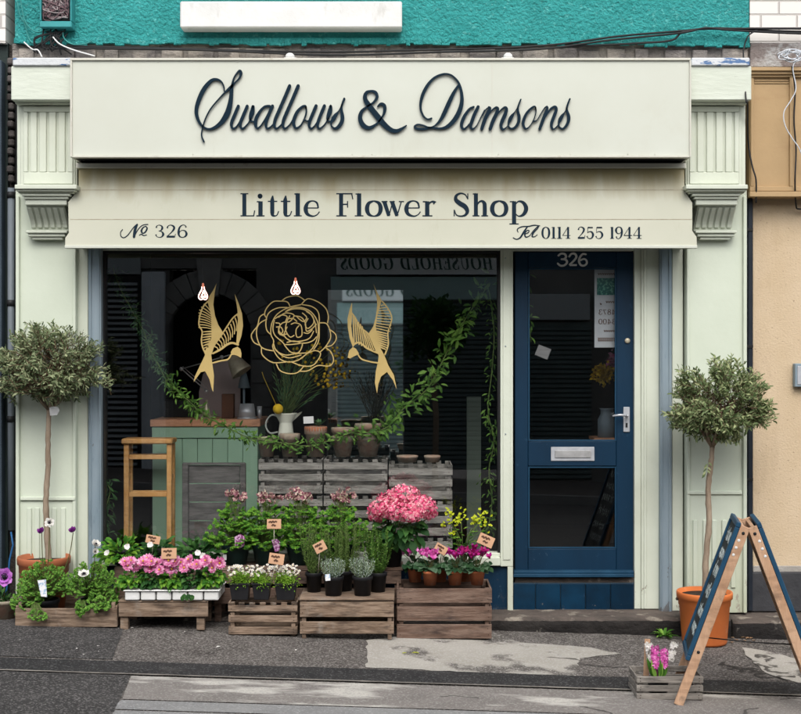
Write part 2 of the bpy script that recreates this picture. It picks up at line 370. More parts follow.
GL = {
'L': [('L',[(.28,0,.15),(.28,1,.15)]),('L',[(.02,.985,h_),(.55,.985,h_)]),('L',[(.02,.015,h_),(.95,.015,h_)]),('L',[(.91,0,h_),(.98,.25,h_)])],
'i': [('L',[(.5,0,.16),(.5,.65,.16)]),('L',[(.05,.635,h_),(.5,.635,h_)]),('L',[(0,.015,h_),(1,.015,h_)]),('R',[(.44,.88,.18),(.46,.88,.18)])],
't': [('L',[(.4,.15,.15),(.4,.7,.15)]),('L',[(.4,.7,.15),(.44,.9,.04)]),('C',[(.4,.18,.15),(.43,.06,.12),(.6,.01,.05),(.82,.05,h_),(.97,.22,h_)]),('L',[(0,.65,h_),(.85,.65,h_)])],
'l': [('L',[(.5,0,.16),(.5,1,.16)]),('L',[(.08,.97,h_),(.5,.985,h_)]),('L',[(0,.015,h_),(1,.015,h_)])],
'e': [('L',[(.12,.36,h_),(.92,.36,h_)]),('C',[(.9,.36,.05),(.82,.58,.07),(.55,.67,.04),(.25,.58,.1),(.12,.34,.16),(.22,.1,.12),(.55,0,.05),(.82,.06,h_),(.98,.2,h_)])],
'F': [('L',[(.3,0,.15),(.3,1,.15)]),('L',[(.02,.015,h_),(.62,.015,h_)]),('L',[(.02,.985,h_),(.97,.985,h_)]),('L',[(.92,1,h_),(.99,.74,h_)]),('L',[(.3,.52,h_),(.68,.52,h_)]),('L',[(.68,.38,h_),(.68,.66,h_)])],
'o': [('C',[(.5,.67,.04),(.2,.57,.12),(.09,.33,.16),(.2,.09,.12),(.5,0,.04),(.8,.09,.12),(.91,.33,.16),(.8,.57,.12),(.5,.67,.04)])],
'w': [('L',[(.12,.65,.15),(.33,.02,.13)]),('L',[(.33,0,h_),(.5,.6,h_)]),('L',[(.47,.65,.15),(.7,.02,.13)]),('L',[(.7,0,h_),(.9,.65,h_)]),('L',[(0,.64,h_),(.27,.64,h_)]),('L',[(.36,.64,h_),(.6,.64,h_)]),('L',[(.78,.64,h_),(1.02,.64,h_)])],
'r': [('L',[(.33,0,.16),(.33,.65,.16)]),('L',[(0,.015,h_),(.68,.015,h_)]),('L',[(.03,.635,h_),(.33,.635,h_)]),('C',[(.38,.4,h_),(.5,.58,.05),(.72,.64,.06),(.86,.57,.15)])],
'S': [('C',[(.86,.76,h_),(.72,.94,h_),(.45,1,.05),(.2,.9,.1),(.17,.72,.14),(.4,.56,.17),(.7,.42,.17),(.84,.22,.14),(.72,.05,.08),(.45,0,.04),(.2,.06,h_),(.08,.26,h_)]),('L',[(.87,1,h_),(.87,.74,h_)]),('L',[(.07,0,h_),(.07,.28,h_)])],
'h': [('L',[(.22,0,.15),(.22,1,.15)]),('L',[(.02,.97,h_),(.22,.985,h_)]),('L',[(0,.015,h_),(.44,.015,h_)]),('C',[(.26,.42,h_),(.4,.6,.05),(.6,.66,.08),(.76,.56,.14),(.79,.38,.15),(.79,.02,.15)]),('L',[(.57,.015,h_),(1,.015,h_)])],
'p': [('L',[(.25,-.35,.15),(.25,.65,.15)]),('L',[(0,-.34,h_),(.5,-.34,h_)]),('L',[(.02,.635,h_),(.25,.645,h_)]),('C',[(.3,.5,h_),(.5,.65,.05),(.76,.58,.12),(.9,.33,.16),(.76,.08,.12),(.5,0,.04),(.3,.13,h_)])],
'3': [('C',[(.14,.78,.12),(.2,.93,.05),(.45,1,.04),(.72,.9,.1),(.75,.72,.14),(.6,.56,.06),(.38,.52,h_)]),('C',[(.4,.52,h_),(.7,.46,.08),(.86,.26,.16),(.72,.06,.09),(.45,0,.04),(.18,.08,.04),(.1,.24,.11)])],
'2': [('C',[(.16,.75,.12),(.25,.93,.05),(.5,1,.05),(.78,.88,.13),(.8,.68,.14),(.55,.4,.07),(.15,.08,.04)]),('L',[(.1,.06,.13),(.85,.06,.13)]),('L',[(.88,0,h_),(.95,.28,h_)])],
'6': [('C',[(.84,.82,.11),(.75,.97,.04),(.5,1,.04),(.22,.8,.11),(.12,.4,.15),(.22,.1,.1),(.5,0,.04),(.78,.1,.1),(.88,.3,.15),(.75,.52,.08),(.5,.58,h_),(.3,.5,h_),(.16,.35,h_)])],
'0': [('C',[(.5,1,.04),(.2,.85,.12),(.1,.5,.16),(.2,.15,.12),(.5,0,.04),(.8,.15,.12),(.9,.5,.16),(.8,.85,.12),(.5,1,.04)])],
'1': [('L',[(.5,0,.16),(.5,1,.16)]),('L',[(.08,.95,h_),(.5,.985,h_)]),('L',[(0,.015,h_),(1,.015,h_)])],
'4': [('L',[(.68,0,.14),(.68,1,.14)]),('L',[(.66,.98,h_),(.05,.28,h_)]),('L',[(.03,.27,h_),(.98,.27,h_)]),('L',[(.42,.015,h_),(.95,.015,h_)])],
'5': [('L',[(.2,.95,.09),(.84,.95,.09)]),('L',[(.2,.96,h_),(.17,.5,h_)]),('C',[(.17,.5,h_),(.4,.6,.05),(.7,.56,.1),(.87,.32,.16),(.72,.07,.09),(.42,0,.04),(.18,.08,.04),(.12,.22,.11)])],
'H': [('L',[(.2,0,.13),(.2,1,.13)]),('L',[(.8,0,.13),(.8,1,.13)]),('L',[(.2,.5,h_),(.8,.5,h_)]),('L',[(0,.015,h_),(.4,.015,h_)]),('L',[(.6,.015,h_),(1,.015,h_)]),('L',[(0,.985,h_),(.4,.985,h_)]),('L',[(.6,.985,h_),(1,.985,h_)])],
'U': [('C',[(.2,1,.13),(.2,.5,.13),(.22,.2,.13),(.45,0,.05),(.7,.1,.04),(.8,.35,h_),(.8,1,h_)]),('L',[(0,.985,h_),(.4,.985,h_)]),('L',[(.62,.985,h_),(1,.985,h_)])],
'E': [('L',[(.25,0,.14),(.25,1,.14)]),('L',[(.02,.985,h_),(.92,.985,h_)]),('L',[(.02,.015,h_),(.95,.015,h_)]),('L',[(.25,.52,h_),(.7,.52,h_)]),('L',[(.9,1,h_),(.94,.76,h_)]),('L',[(.9,0,h_),(.97,.24,h_)]),('L',[(.7,.4,h_),(.7,.64,h_)])],
'D': [('L',[(.22,0,.14),(.22,1,.14)]),('C',[(.05,.985,h_),(.45,.985,.04),(.78,.85,.12),(.9,.5,.16),(.78,.15,.12),(.45,.015,.04),(.05,.015,h_)])],
'G': [('C',[(.85,.75,h_),(.7,.95,h_),(.48,1,.05),(.2,.85,.12),(.1,.5,.16),(.2,.15,.12),(.5,0,.04),(.78,.08,h_)]),('L',[(.82,0,.13),(.82,.42,.13)]),('L',[(.6,.42,h_),(1,.42,h_)]),('L',[(.86,1,h_),(.86,.74,h_)])],
}
GL['O'] = GL['0']
GL['9'] = [(k, [(1-x, 1-y, w_) for x, y, w_ in pts]) for k, pts in GL['6']]
def glyph(ink, ch, x0, x1, yb, cap, slant=0):
    for k, pts in GL[ch]:
        q = [(x0+(x1-x0)*x+slant*cap*y, yb-cap*y, (w_*1.18 if w_ > .06 else w_*1.35)*cap) for x, y, w_ in pts]
        ink.stroke(q, k == 'C', k == 'R')
# ================================================================ SETTING: ground
def sheet(name, pts, dz, mat, label=None):
    me = bpy.data.meshes.new(name); me.from_pydata([(x, y, gz(x, y)+dz) for x, y in pts], [], [tuple(range(len(pts)))]); me.materials.append(mat)
    o = bpy.data.objects.new(name, me); col.objects.link(o); o['kind'] = 'structure'; return o
def asphalt(name, c1, c2, speck, sp_amt=.62, worn=None, lo3=.52, hi3=.6, st3=(1, 1, 1), s3=1.6):
    m = pm(name, c1, c2, 3.5, .88, .9, 170, lo=.3, hi=.7, c3=worn, s3=s3, lo3=lo3, hi3=hi3, st3=st3, detail=9, bdist=.008)
    t = m.node_tree; b = t.nodes['Principled BSDF']; lk = b.inputs['Base Color'].links[0].from_socket
    tc = t.nodes.new('ShaderNodeTexCoord'); v = t.nodes.new('ShaderNodeTexVoronoi'); v.inputs['Scale'].default_value = 130; t.links.new(tc.outputs['Object'], v.inputs['Vector'])
    s = t.nodes.new('ShaderNodeSeparateColor'); t.links.new(v.outputs['Color'], s.inputs[0])
    r = t.nodes.new('ShaderNodeMapRange'); r.inputs[1].default_value = sp_amt; r.inputs[2].default_value = 1; r.inputs[4].default_value = .8; t.links.new(s.outputs[0], r.inputs[0])
    x = t.nodes.new('ShaderNodeMix'); x.data_type = 'RGBA'; t.links.new(r.outputs[0], x.inputs[0]); t.links.new(lk, x.inputs[6]); x.inputs[7].default_value = rgba(speck)
    t.links.new(x.outputs[2], b.inputs['Base Color']); return m
A_mid = asphalt('pavement_asphalt', (.060,.053,.048), (.110,.098,.09), (.32,.30,.28), .5, worn=(.035,.032,.03), lo3=.56, hi3=.70, s3=5)
A_dark = asphalt('dark_pavement_asphalt', (.030,.029,.029), (.052,.050,.049), (.20,.19,.185), .62)
A_band = asphalt('black_tarmac_seam', (.020,.020,.021), (.038,.037,.037), (.12,.12,.12), .75, worn=(.06,.057,.055), lo3=.60, hi3=.72, s3=6)
A_light = asphalt('pale_paving', (.17,.155,.145), (.23,.21,.195), (.32,.31,.29), .6, worn=(.50,.48,.44), lo3=.52, hi3=.58, st3=(.28, 1, 1), s3=3.4)
A_conc = asphalt('concrete_patch_surface', (.34,.32,.28), (.42,.40,.36), (.5,.48,.45), .7, worn=(.12,.11,.10), lo3=.54, hi3=.60, s3=2.2)
A_road = asphalt('road_asphalt', (.05,.05,.05), (.075,.074,.073), (.16,.16,.16))
A_kerb = asphalt('kerb_stone_surface', (.20,.20,.20), (.27,.27,.265), (.35,.35,.35), .75)
overlay(A_conc, (.05,.045,.04), 1.1, .988, .006, (1,1,1), None, .9, 'crack')
overlay(A_mid, (.015,.014,.013), .9, .990, .006, (1,1,1), None, .8, 'crack')
overlay(A_light, (.04,.037,.034), .8, .990, .006, (1,1,1), None, .8, 'crack')
overlay(A_mid, (.16,.15,.14), 1.7, .57, .14, (1,1,1), None, .35)
overlay(A_dark, (.09,.086,.083), 2.1, .57, .16, (1,1,1), None, .35)
sheet('ground', [(-120,-120),(120,-120),(120,120),(-120,120)], -.16, A_road)
sheet('road', [(-60,-9.2),(60,-9.2),(60,-2.25),(-60,-2.25)], -.12, A_road)
g = MB()
def slab(x0, x1, y0, y1, top, bot, mat, name):
    b = MB(); vs = [(x, y, gz(x, y)+z) for z in (bot, top) for x, y in ((x0,y0),(x1,y0),(x1,y1),(x0,y1))]
    b.add(vs, [(0,3,2,1),(4,5,6,7),(0,1,5,4),(1,2,6,5),(2,3,7,6),(3,0,4,7)]); return tag(b.build(name, mat, origin=(0,0,0)), kind='structure')
slab(-30, 30, -2.10, .5, 0, -.15, A_mid, 'pavement')
slab(-30, 30, -2.25, -2.102, .002, -.16, A_kerb, 'kerb')
slab(-30, 30, -12.0, -9.35, 0, -.15, A_mid, 'pavement')
slab(-30, 30, -9.348, -9.2, .002, -.16, A_kerb, 'kerb')
def gp(px, py):                                   # a pixel on the pavement
    d = 7.0
    for _ in range(12):
        X = (px-400.5)/F*d; d = (ZC-gz(X, d-8))*F/(py-357)
    return ((px-400.5)/F*d, d-8)
def jag(pts, amp=.012, step=.05):
    out = []; r = random.Random(len(pts)*7+int(pts[0][0]*100))
    for i, a in enumerate(pts):
        b = pts[(i+1) % len(pts)]; n = max(1, int(math.hypot(b[0]-a[0], b[1]-a[1])/step))
        for k in range(n):
            t = k/n; out.append((a[0]+(b[0]-a[0])*t+(r.uniform(-amp, amp) if k else 0), a[1]+(b[1]-a[1])*t+(r.uniform(-amp, amp) if k else 0)))
    return out
sheet('asphalt_patch', jag([(-9,-1.26),gp(112,660),gp(124,628),(-1.6,.1),(-9,.1)], .004), .004, A_dark)
sheet('asphalt_patch', jag([(-9,-2.09),gp(109,722),gp(131,676),(-9,-1.50)], .004), .004, A_dark)
sheet('tarmac_strip', jag([(-9,-1.50),(9,-1.50),(9,-1.26),(-9,-1.26)], .006, .08), .006, A_band)
sheet('joint_line', jag([(-9,-1.515),(9,-1.515),(9,-1.497),(-9,-1.497)], .003, .06), .009, pm('joint_mortar', (.26,.24,.21), (.12,.11,.10), 9, .9, .5, 80))
x0 = gp(131, 677)[0]; x1 = gp(113, 712)[0]
sheet('paving_slab', [(x1,-1.93),(9,-1.93),(9,-1.53),(x0,-1.53)], .004, A_light)
sheet('paving_slab', [(x1-.02,-2.09),(9,-2.09),(9,-1.945),(x1,-1.945)], .004, A_kerb)
sheet('concrete_patch', jag([gp(366,668),gp(366,641),gp(420,634),gp(497,633),gp(520,643),gp(590,648),gp(620,654),gp(580,659),gp(577,672),gp(581,677),gp(480,673)], .012), .004, A_conc)
sheet('concrete_patch', jag([gp(742,648),gp(768,652),gp(800,660),gp(801,684),gp(772,676),gp(752,662)], .014), .004, A_conc)

# ================================================================ THE SHOP
shop = thing('shop_building', 'two storey shop with sage green pilasters, big dark window and teal rough render above', 'building', (0, 0, 0))
def stain(m, col_, zlo, zhi, scale, st, amt=.6, thr=.35):
    t = m.node_tree; b = t.nodes['Principled BSDF']; N, L = t.nodes.new, t.links.new
    inp = b.inputs['Base Color']
    g_ = N('ShaderNodeNewGeometry'); sp = N('ShaderNodeSeparateXYZ'); L(g_.outputs['Position'], sp.inputs[0])
    mp = N('ShaderNodeMapping'); mp.inputs['Scale'].default_value = st; L(g_.outputs['Position'], mp.inputs[0])
    n = N('ShaderNodeTexNoise'); n.inputs['Scale'].default_value = scale; n.inputs['Detail'].default_value = 6; L(mp.outputs[0], n.inputs['Vector'])
    r = N('ShaderNodeMapRange'); r.inputs[1].default_value = zlo; r.inputs[2].default_value = zhi; L(sp.outputs['Z'], r.inputs[0])
    ad = N('ShaderNodeMath'); ad.operation = 'MULTIPLY_ADD'; ad.inputs[1].default_value = 1.0; L(n.outputs[0], ad.inputs[0]); L(r.outputs[0], ad.inputs[2])
    r2 = N('ShaderNodeMapRange'); r2.inputs[1].default_value = .5+thr; r2.inputs[2].default_value = 1.5; r2.inputs[4].default_value = amt; L(ad.outputs[0], r2.inputs[0])
    x = N('ShaderNodeMix'); x.data_type = 'RGBA'; L(r2.outputs[0], x.inputs[0]); L(inp.links[0].from_socket, x.inputs[6]); x.inputs[7].default_value = rgba(col_)
    L(x.outputs[2], inp); return m
M['teal'] = pm('teal_roughcast', (.055,.41,.40), (.035,.32,.31), 5, .85, 1.0, 42, c3=(.13,.52,.50), s3=30, lo3=.58, hi3=.7, bdist=.05)
M['band'] = pm('crumbling_mortar', (.24,.22,.20), (.12,.11,.11), 5, .9, .8, 25, st=(1,1,2), c3=(.38,.34,.30), s3=3, lo3=.5, hi3=.6, bdist=.03)
M['lead'] = pm('chipped_lead_cap', (.60,.62,.64), (.55,.57,.58), 5, .6, .4, 40, c3=(.09,.17,.33), s3=14, lo3=.54, hi3=.58, st3=(.6,1,1.6))
M['sageshaft'] = stain(pm('sage_paint_shaft', (.595,.645,.54), (.545,.595,.49), 2, .5, .1, 25), (.34,.36,.24), .8, .1, 4, (1,1,.5), .55, .28)
overlay(M['sageshaft'], (.33,.31,.25), 20, .70, .01, (1,1,.5), (.1,.5))
overlay(M['teal'], (.02,.20,.19), 1.6, .54, .2, (1,1,.6), None, .45)
overlay(M['teal'], (.26,.55,.52), 34, .64, .05, (1,1,1), None, .6)
# upper wall of teal roughcast
b = MB(); b.box(PX(15,-.02), PX(749,-.02), -.02, .30, PZ(43,-.02), 7.2); b.build('upper_wall', M['teal'], shop)
b = MB()
r_ = random.Random(4); xx = PX(15,-.02); segs = []
while xx < PX(749,-.02):                                      # ragged foot of the render over the old mortar
    w_ = r_.uniform(.015,.06); x2 = min(xx+w_, PX(749,-.02)); px_ = 400.5+xx*F/8
    base = 46 if px_ > 640 else 44
    b.box(xx, x2, -.045, -.022, PZ(base+r_.uniform(-1.2,1.8), -.04), PZ(38,-.04)); xx = x2+.0005
b.build('render_edge', M['teal'], shop, bevel=.004)
b = MB(); b.box(PX(12,0), PX(749,0), 0, .3, PZ(66,0), PZ(43.6,0))
for i in range(26):
    xa = PX(20+i*28+r_.uniform(-3,3), -.03); b.box(xa, xa+r_.uniform(.08,.165), r_.uniform(-.03,-.01), -.0005, PZ(62,0), PZ(r_.uniform(48,51),0))
b.build('mortar_band', M['band'], shop, bevel=.006)
s = MB(); s.pbox(180, 402, 1, 27.5, -.14, -.021); s.build('window_sill', M['white'], shop, bevel=.008)
wf = MB(); zt = PZ(0,-.02)
for X0, X1, z0, z1 in ((-1.32,-1.24,zt+.02,zt+1.3),(-.09,-.01,zt+.02,zt+1.3),(-1.24,-.09,zt+1.22,zt+1.3),(-1.24,-.09,zt+.02,zt+.1),(-.70,-.63,zt+.1,zt+1.22)): wf.box(X0,X1,-.05,-.021,z0,z1)
wfo = wf.build('upper_window', M['white'], shop, bevel=.004)
MB().box(-1.24,-.09,-.03,-.0215,zt+.1,zt+1.22).build('pane', M['black'], wfo)
# masonry around the shop window, parapet side returns, room
b = MB()
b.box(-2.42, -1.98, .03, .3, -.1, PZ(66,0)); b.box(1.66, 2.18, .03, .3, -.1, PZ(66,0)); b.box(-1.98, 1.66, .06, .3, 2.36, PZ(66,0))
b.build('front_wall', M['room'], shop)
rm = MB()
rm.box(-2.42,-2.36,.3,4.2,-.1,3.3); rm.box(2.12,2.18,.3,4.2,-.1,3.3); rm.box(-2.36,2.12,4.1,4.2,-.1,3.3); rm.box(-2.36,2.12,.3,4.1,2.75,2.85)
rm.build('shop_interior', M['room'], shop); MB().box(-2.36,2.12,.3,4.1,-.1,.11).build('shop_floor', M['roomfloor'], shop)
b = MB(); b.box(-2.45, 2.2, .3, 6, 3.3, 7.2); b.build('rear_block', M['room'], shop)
# pale door jamb of the back room seen deep inside
def groove_strips(b, pxs, py0, py1, Yf, proud, gap=1.5):
    for a, c in zip(pxs[:-1], pxs[1:]): b.pbox(a+gap, c-gap, py0, py1, Yf-proud, Yf-.0005)
def pilaster(mirror):
    q = (lambda x: x) if not mirror else (lambda x: 762.5-x)     # the right pilaster is the left one mirrored
    def bx(b, x0, x1, y0, y1, Y0, Y1): b.pbox(min(q(x0),q(x1)), max(q(x0),q(x1)), y0, y1, Y0, Y1)
    b = MB(); bx(b, 15.5, 76, 190, 613, -.09, .03)
    bx(b, 15.5, 19, 196, 613, -.112, -.0905)                       # outer bead
    bx(b, 20, 75, 497 if not mirror else 491, 500.5 if not mirror else 494.5, -.106, -.0905); bx(b, 72.5, 75.5, 247, 613, -.1, -.0905)
    for x in ((29,37,46,54,63) if not mirror else (29,38,48,57,67)): bx(b, x-2.3, x+2.3, 508 if not mirror else 520, 601 if not mirror else 588, -.102, -.0905)
    pl = b.build('pilaster', M['sageshaft'], shop, bevel=.003)
    b = MB(); bx(b, 11, 77, 66, 100, -.32, .0); bx(b, 15, 77, 100.5, 104, -.26, .0); b.build('top_block', M['sage_chipped'], pl, bevel=.005)
    b = MB(); bx(b, 12.5, 71, 57.5, 65.6, -.335, -.0); b.build('lead_cap', M['lead'], pl, bevel=.006)
    b = MB(); bx(b, 17, 77, 104.5, 185, -.20, .0); bx(b, 20.5, 75, 105, 185, -.212, -.2005)
    L_ = [22, 29, 38, 47.5, 57, 66.3, 74]
    L_ = [q(x) for x in L_]; L_ = sorted(L_)
    for a, c in zip(L_[:-1], L_[1:]): b.pbox(a+1.3, c-1.3, 112, 172, -.226, -.2125)
    lo_, hi_ = min(L_), max(L_)
    b.pbox(lo_+1.3, hi_-1.3, 106, 111.8, -.226, -.2125); b.pbox(lo_+1.3, hi_-1.3, 172.2, 184, -.226, -.2125)
    b.build('fluted_panel', M['sage'], pl, bevel=.003)
    b = MB(); bx(b, 14.5, 76.5, 184.5, 189, -.34, .0); bx(b, 16, 75, 189.3, 191.3, -.325, .0); bx(b, 18, 73.5, 191.6, 193.3, -.30, .0)
    bx(b, 21.5, 70, 193.6, 196, -.30, -.05); bx(b, 23.5, 68, 196.2, 199, -.285, -.05); bx(b, 25, 66.5, 199.2, 205, -.27, -.05)
    b.build('capital', M['sage'], pl, bevel=.004)
    def prof(off):                                                # scroll of the bracket in depth and height
        pts = []
        for i in range(9):
            t = i/8; y = 205.5+(230-205.5)*t; Y = -.245-off+.115*math.sin(t*math.pi/2)**1.3
            pts.append((Y, PZ(y, -.2)))
        return pts
    b = MB(); xa, xb = sorted((q(27), q(65.5))); X0, X1 = PX(xa,-.22), PX(xb,-.22); pr = prof(0)
    poly = [(Y, z) for Y, z in pr]+[(-.05, pr[-1][1]), (-.05, pr[0][1])]
    b.prism([(X0, Y, z) for Y, z in poly], (X1-X0, 0, 0))
    pr = prof(.014); poly = pr+[(pr[-1][0]+.02, pr[-1][1]), (pr[0][0]+.02, pr[0][1])]
    n = 6; ww = (X1-X0)/n
    for i in range(n):
        q_ = [(Y, z) for Y, z in pr[1:-1]]; inner = [(Y+.0136, z) for Y, z in q_][::-1]
        b.prism([(X0+ww*i+.006, Y, z) for Y, z in q_+inner], (ww-.012, 0, 0))
    bx(b, 25.5, 67, 230.3, 233, -.17, -.05); bx(b, 28, 65, 233.2, 236.5, -.155, -.05); bx(b, 32, 62.5, 236.7, 239.6, -.14, -.05)
    b.build('corbel', M['sage'], pl, bevel=.003)
    return pl
pilaster(False); pilaster(True)
b = MB(); b.pbox(76.2, 88, 246, 612, -.04, .03); b.build('side_board', M['sage'], shop, bevel=.003); b = MB(); b.pbox(672.2, 683, 246, 612, -.04, .03); b.build('side_board', M['sage'], shop, bevel=.003)
for a, c in ((88.4, 101), (660.2, 671.8)):
    b = MB(); b.pbox(a, c, 246, 614, -.06, .03); b.pbox(a+1.5, a+2.8, 246, 614, -.068, -.0605); b.pbox(c-2.8, c-1.5, 246, 614, -.068, -.0605)
    b.build('shutter_channel', M['galv'], shop, bevel=.002)
# door surround
b = MB()
b.pbox(500.5, 513, 249, 566.5, -.03, .06); b.pbox(507.6, 513, 566.8, 613, -.03, .06); b.pbox(503, 510.5, 249, 560, -.036, -.0305)
b.pbox(634.5, 641, 249, 609, .0, .06); b.pbox(641.4, 660, 249, 609, -.016, .06); b.pbox(644, 646.5, 249, 609, -.024, -.0165)
b.pbox(102, 634, 246, 250.5, -.02, .06)
b.build('door_surround', M['sage'], shop, bevel=.002)
for y in (271, 377, 467, 510): pass
for y in (258, 346, 434): b = MB(); b.lathe(P(505.5, y, -.036), [(.004,0),(.004,.004)], 8, (0,-1,0)); b.build('screw_head', M['galv'], shop)
# shop window
win = thing('window', None, None, (0,0,0)); win.parent = shop; del_ = win
b = MB(); b.pbox(101, 500.4, 557.5, 566, -.055, .06); b.pbox(101, 500.4, 553, 557.2, -.02, .06); b.build('window_ledge', M['sage'], win, bevel=.004)
b = MB(); b.pbox(101.2, 104.2, 250.8, 553, -.01, .06); b.pbox(497.8, 500.3, 250.8, 553, -.01, .06); b.pbox(104.4, 497.6, 250.8, 253, -.01, .06); b.build('window_frame', M['black'], win)
b = MB(); b.box(PX(104,.03), PX(498,.03), .03, .036, PZ(553,.03)-.01, PZ(252,.03)+.01); b.build('pane', M['glass'], win)
b = MB(); b.pbox(101.2, 507.2, 566.8, 613, -.005, .1); b.build('stall_riser', M['door'], shop, bevel=.002)
# stone step in front
M['stone'] = pm('step_stone', (.13,.105,.09), (.06,.052,.046), 6, .9, .9, 30, st=(.6,1,1.5), c3=(.26,.23,.19), s3=9, lo3=.56, hi3=.66, bdist=.02)
M['stoneface'] = pm('dark_step_face', (.010,.009,.009), (.026,.023,.021), 5, .85, .9, 28, st=(.7,1,1), c3=(.12,.11,.095), s3=11, lo3=.64, hi3=.7, bdist=.02)  # darker stone colour for the upright step faces
def rough_block(x0, x1, y0, y1, z0, z1, amp, seed, nx):
    b = MB(); r = random.Random(seed); vs = []; fs = []
    prof = [(y1, z1), ((y0+y1)/2, z1), (y0+.02, z1), (y0, z1-.018), (y0, (z0+z1)/2), (y0, z0-.06)]
    m = len(prof)
    for i in range(nx+1):
        x = x0+(x1-x0)*i/nx
        for k, (y, z) in enumerate(prof): vs.append((x, y+(r.uniform(-amp, amp) if k > 1 else 0), z+(r.uniform(-amp, amp)*.5 if 0 < k < 5 else 0)))
    for i in range(nx):
        for k in range(m-1): a = i*m+k; fs.append((a, a+1, a+1+m, a+m))
    fs.append(tuple(range(m))[::-1]+()); fs.append(tuple(nx*m+k for k in range(m)))
    b.add(vs, fs, True); return b
stp = rough_block(-2.33, PX(731,-.27), -.27, .03, 0, .113, .006, 9, 160)
sto = stp.build('stone_step', [M['stone'], M['stoneface']], shop)
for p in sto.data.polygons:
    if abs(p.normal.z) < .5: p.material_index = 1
# door
door = thing('door', None, None, (0,0,0)); door.parent = shop
Yd = .035
fr = MB()
fr.pbox(515, 528, 252, 577, Yd, Yd+.045); fr.pbox(616.5, 633.5, 252, 577, Yd, Yd+.045)
fr.pbox(528.2, 616.3, 252, 267.5, Yd, Yd+.045); fr.pbox(528.2, 616.3, 441.5, 466, Yd, Yd+.045); fr.pbox(528.2, 616.3, 549, 570.5, Yd, Yd+.045)
dfo = fr.build('door_leaf', M['door'], door, bevel=.003)
b = MB()
for (y0, y1) in ((268.2, 441), (466.6, 548.4)):
    b.pbox(528.3, 529.6, y0, y1, Yd+.006, Yd+.02); b.pbox(615, 616.2, y0, y1, Yd+.006, Yd+.02); b.pbox(529.8, 614.8, y0, y0+1.2, Yd+.006, Yd+.02); b.pbox(529.8, 614.8, y1-1.2, y1, Yd+.006, Yd+.02)
b.build('glazing_bead', M['door_edge'], door)
for (y0, y1) in ((268, 441), (466.5, 548.5)):
    b = MB(); b.pbox(528.2, 616.4, y0, y1, Yd+.022, Yd+.028); b.build('glass_panel', M['glass'], door)
b = MB(); b.pbox(514, 634, 571, 574, -.012, .08); b.pbox(513.5, 634, 574.3, 577.5, -.03, .08); b.build('weatherbar', M['door_edge'], door, bevel=.003)
b = MB(); b.pbox(515, 634, 578, 582.5, .012, .1); b.build('threshold', M['stone'], door)
b = MB(); b.pbox(513, 634.3, 582.8, 613, .012, .1); bo = b.build('riser', M['grout'], shop)
b = MB(); xs = [513.4, 535.5, 560.5, 585.5, 610.5, 634]
for a, c in zip(xs[:-1], xs[1:]): b.pbox(a+.3, c-.3, 584, 610.5, -.006, .0118)
b.build('riser_tile', M['tile'], bo, bevel=.003)
b = MB(); b.pbox(551, 594.5, 447, 461, Yd-.006, Yd-.0005); lp = b.build('letterbox', M['steel_light'], door, bevel=.002)
b = MB(); b.pbox(555, 591, 450.5, 457.8, Yd-.012, Yd-.0063); b.build('letter_flap', M['steel'], door, bevel=.002)
b = MB(); b.pbox(623.5, 629.8, 407, 432, Yd-.008, Yd-.0005); hp = b.build('handle', M['steel_light'], door, bevel=.002)
b = MB(); b.lathe(P(626.5, 415.5, Yd-.005), [(.008,0),(.008,.045)], 12, (0,-1,0)); b.tube([P(627,415.5,Yd-.045), P(620,415,Yd-.05), P(612.5,416,Yd-.04)], [.008,.0075,.006], 8); b.build('lever', M['steel_light'], door)
b = MB(); b.pbox(625.6, 627.6, 423, 427.5, Yd-.0095, Yd-.0085); b.build('keyhole', M['black'], door)
b = MB(); b.lathe(P(627.3, 340.7, Yd-.0005), [(.017,0),(.017,.008),(.008,.011)], 16, (0,-1,0)); b.build('cylinder_lock', M['brass'], door)
num = Ink(lambda x, y: P(x, y, Yd-.0005), (0,-1,0), .002)
for pts in ([(558.5,255.5,2.0),(561,253.7,2.0),(564.5,254,2.2),(566,256.5,2.2),(564.5,258.8,2.0),(561.5,259.2,1.8)], [(561.5,259.2,1.8),(565.5,259.6,2.2),(567,262.3,2.2),(564.5,265.2,2.0),(560.5,265.6,2.0),(557.8,263.5,1.9)],
            [(569.3,256.5,2.0),(571.5,253.8,2.0),(575,254,2.2),(576.3,257,2.2),(574,260.5,2.0),(569.8,264.5,2.0)], [(585.8,254.3,1.8),(582.5,254.2,2.0),(579.8,257.5,2.1),(579,261.5,2.2),(580.8,265,2.1),(584,265.6,2.0),(586.6,263.5,2.0),(586.4,260.5,1.9),(584,259,1.8),(580.5,260.2,1.8)]): num.stroke(pts)
num.stroke([(569.6,265.1,1.9),(576.8,265.1,1.9)], False, False)
num.mb.build('house_number', M['paper'], door)

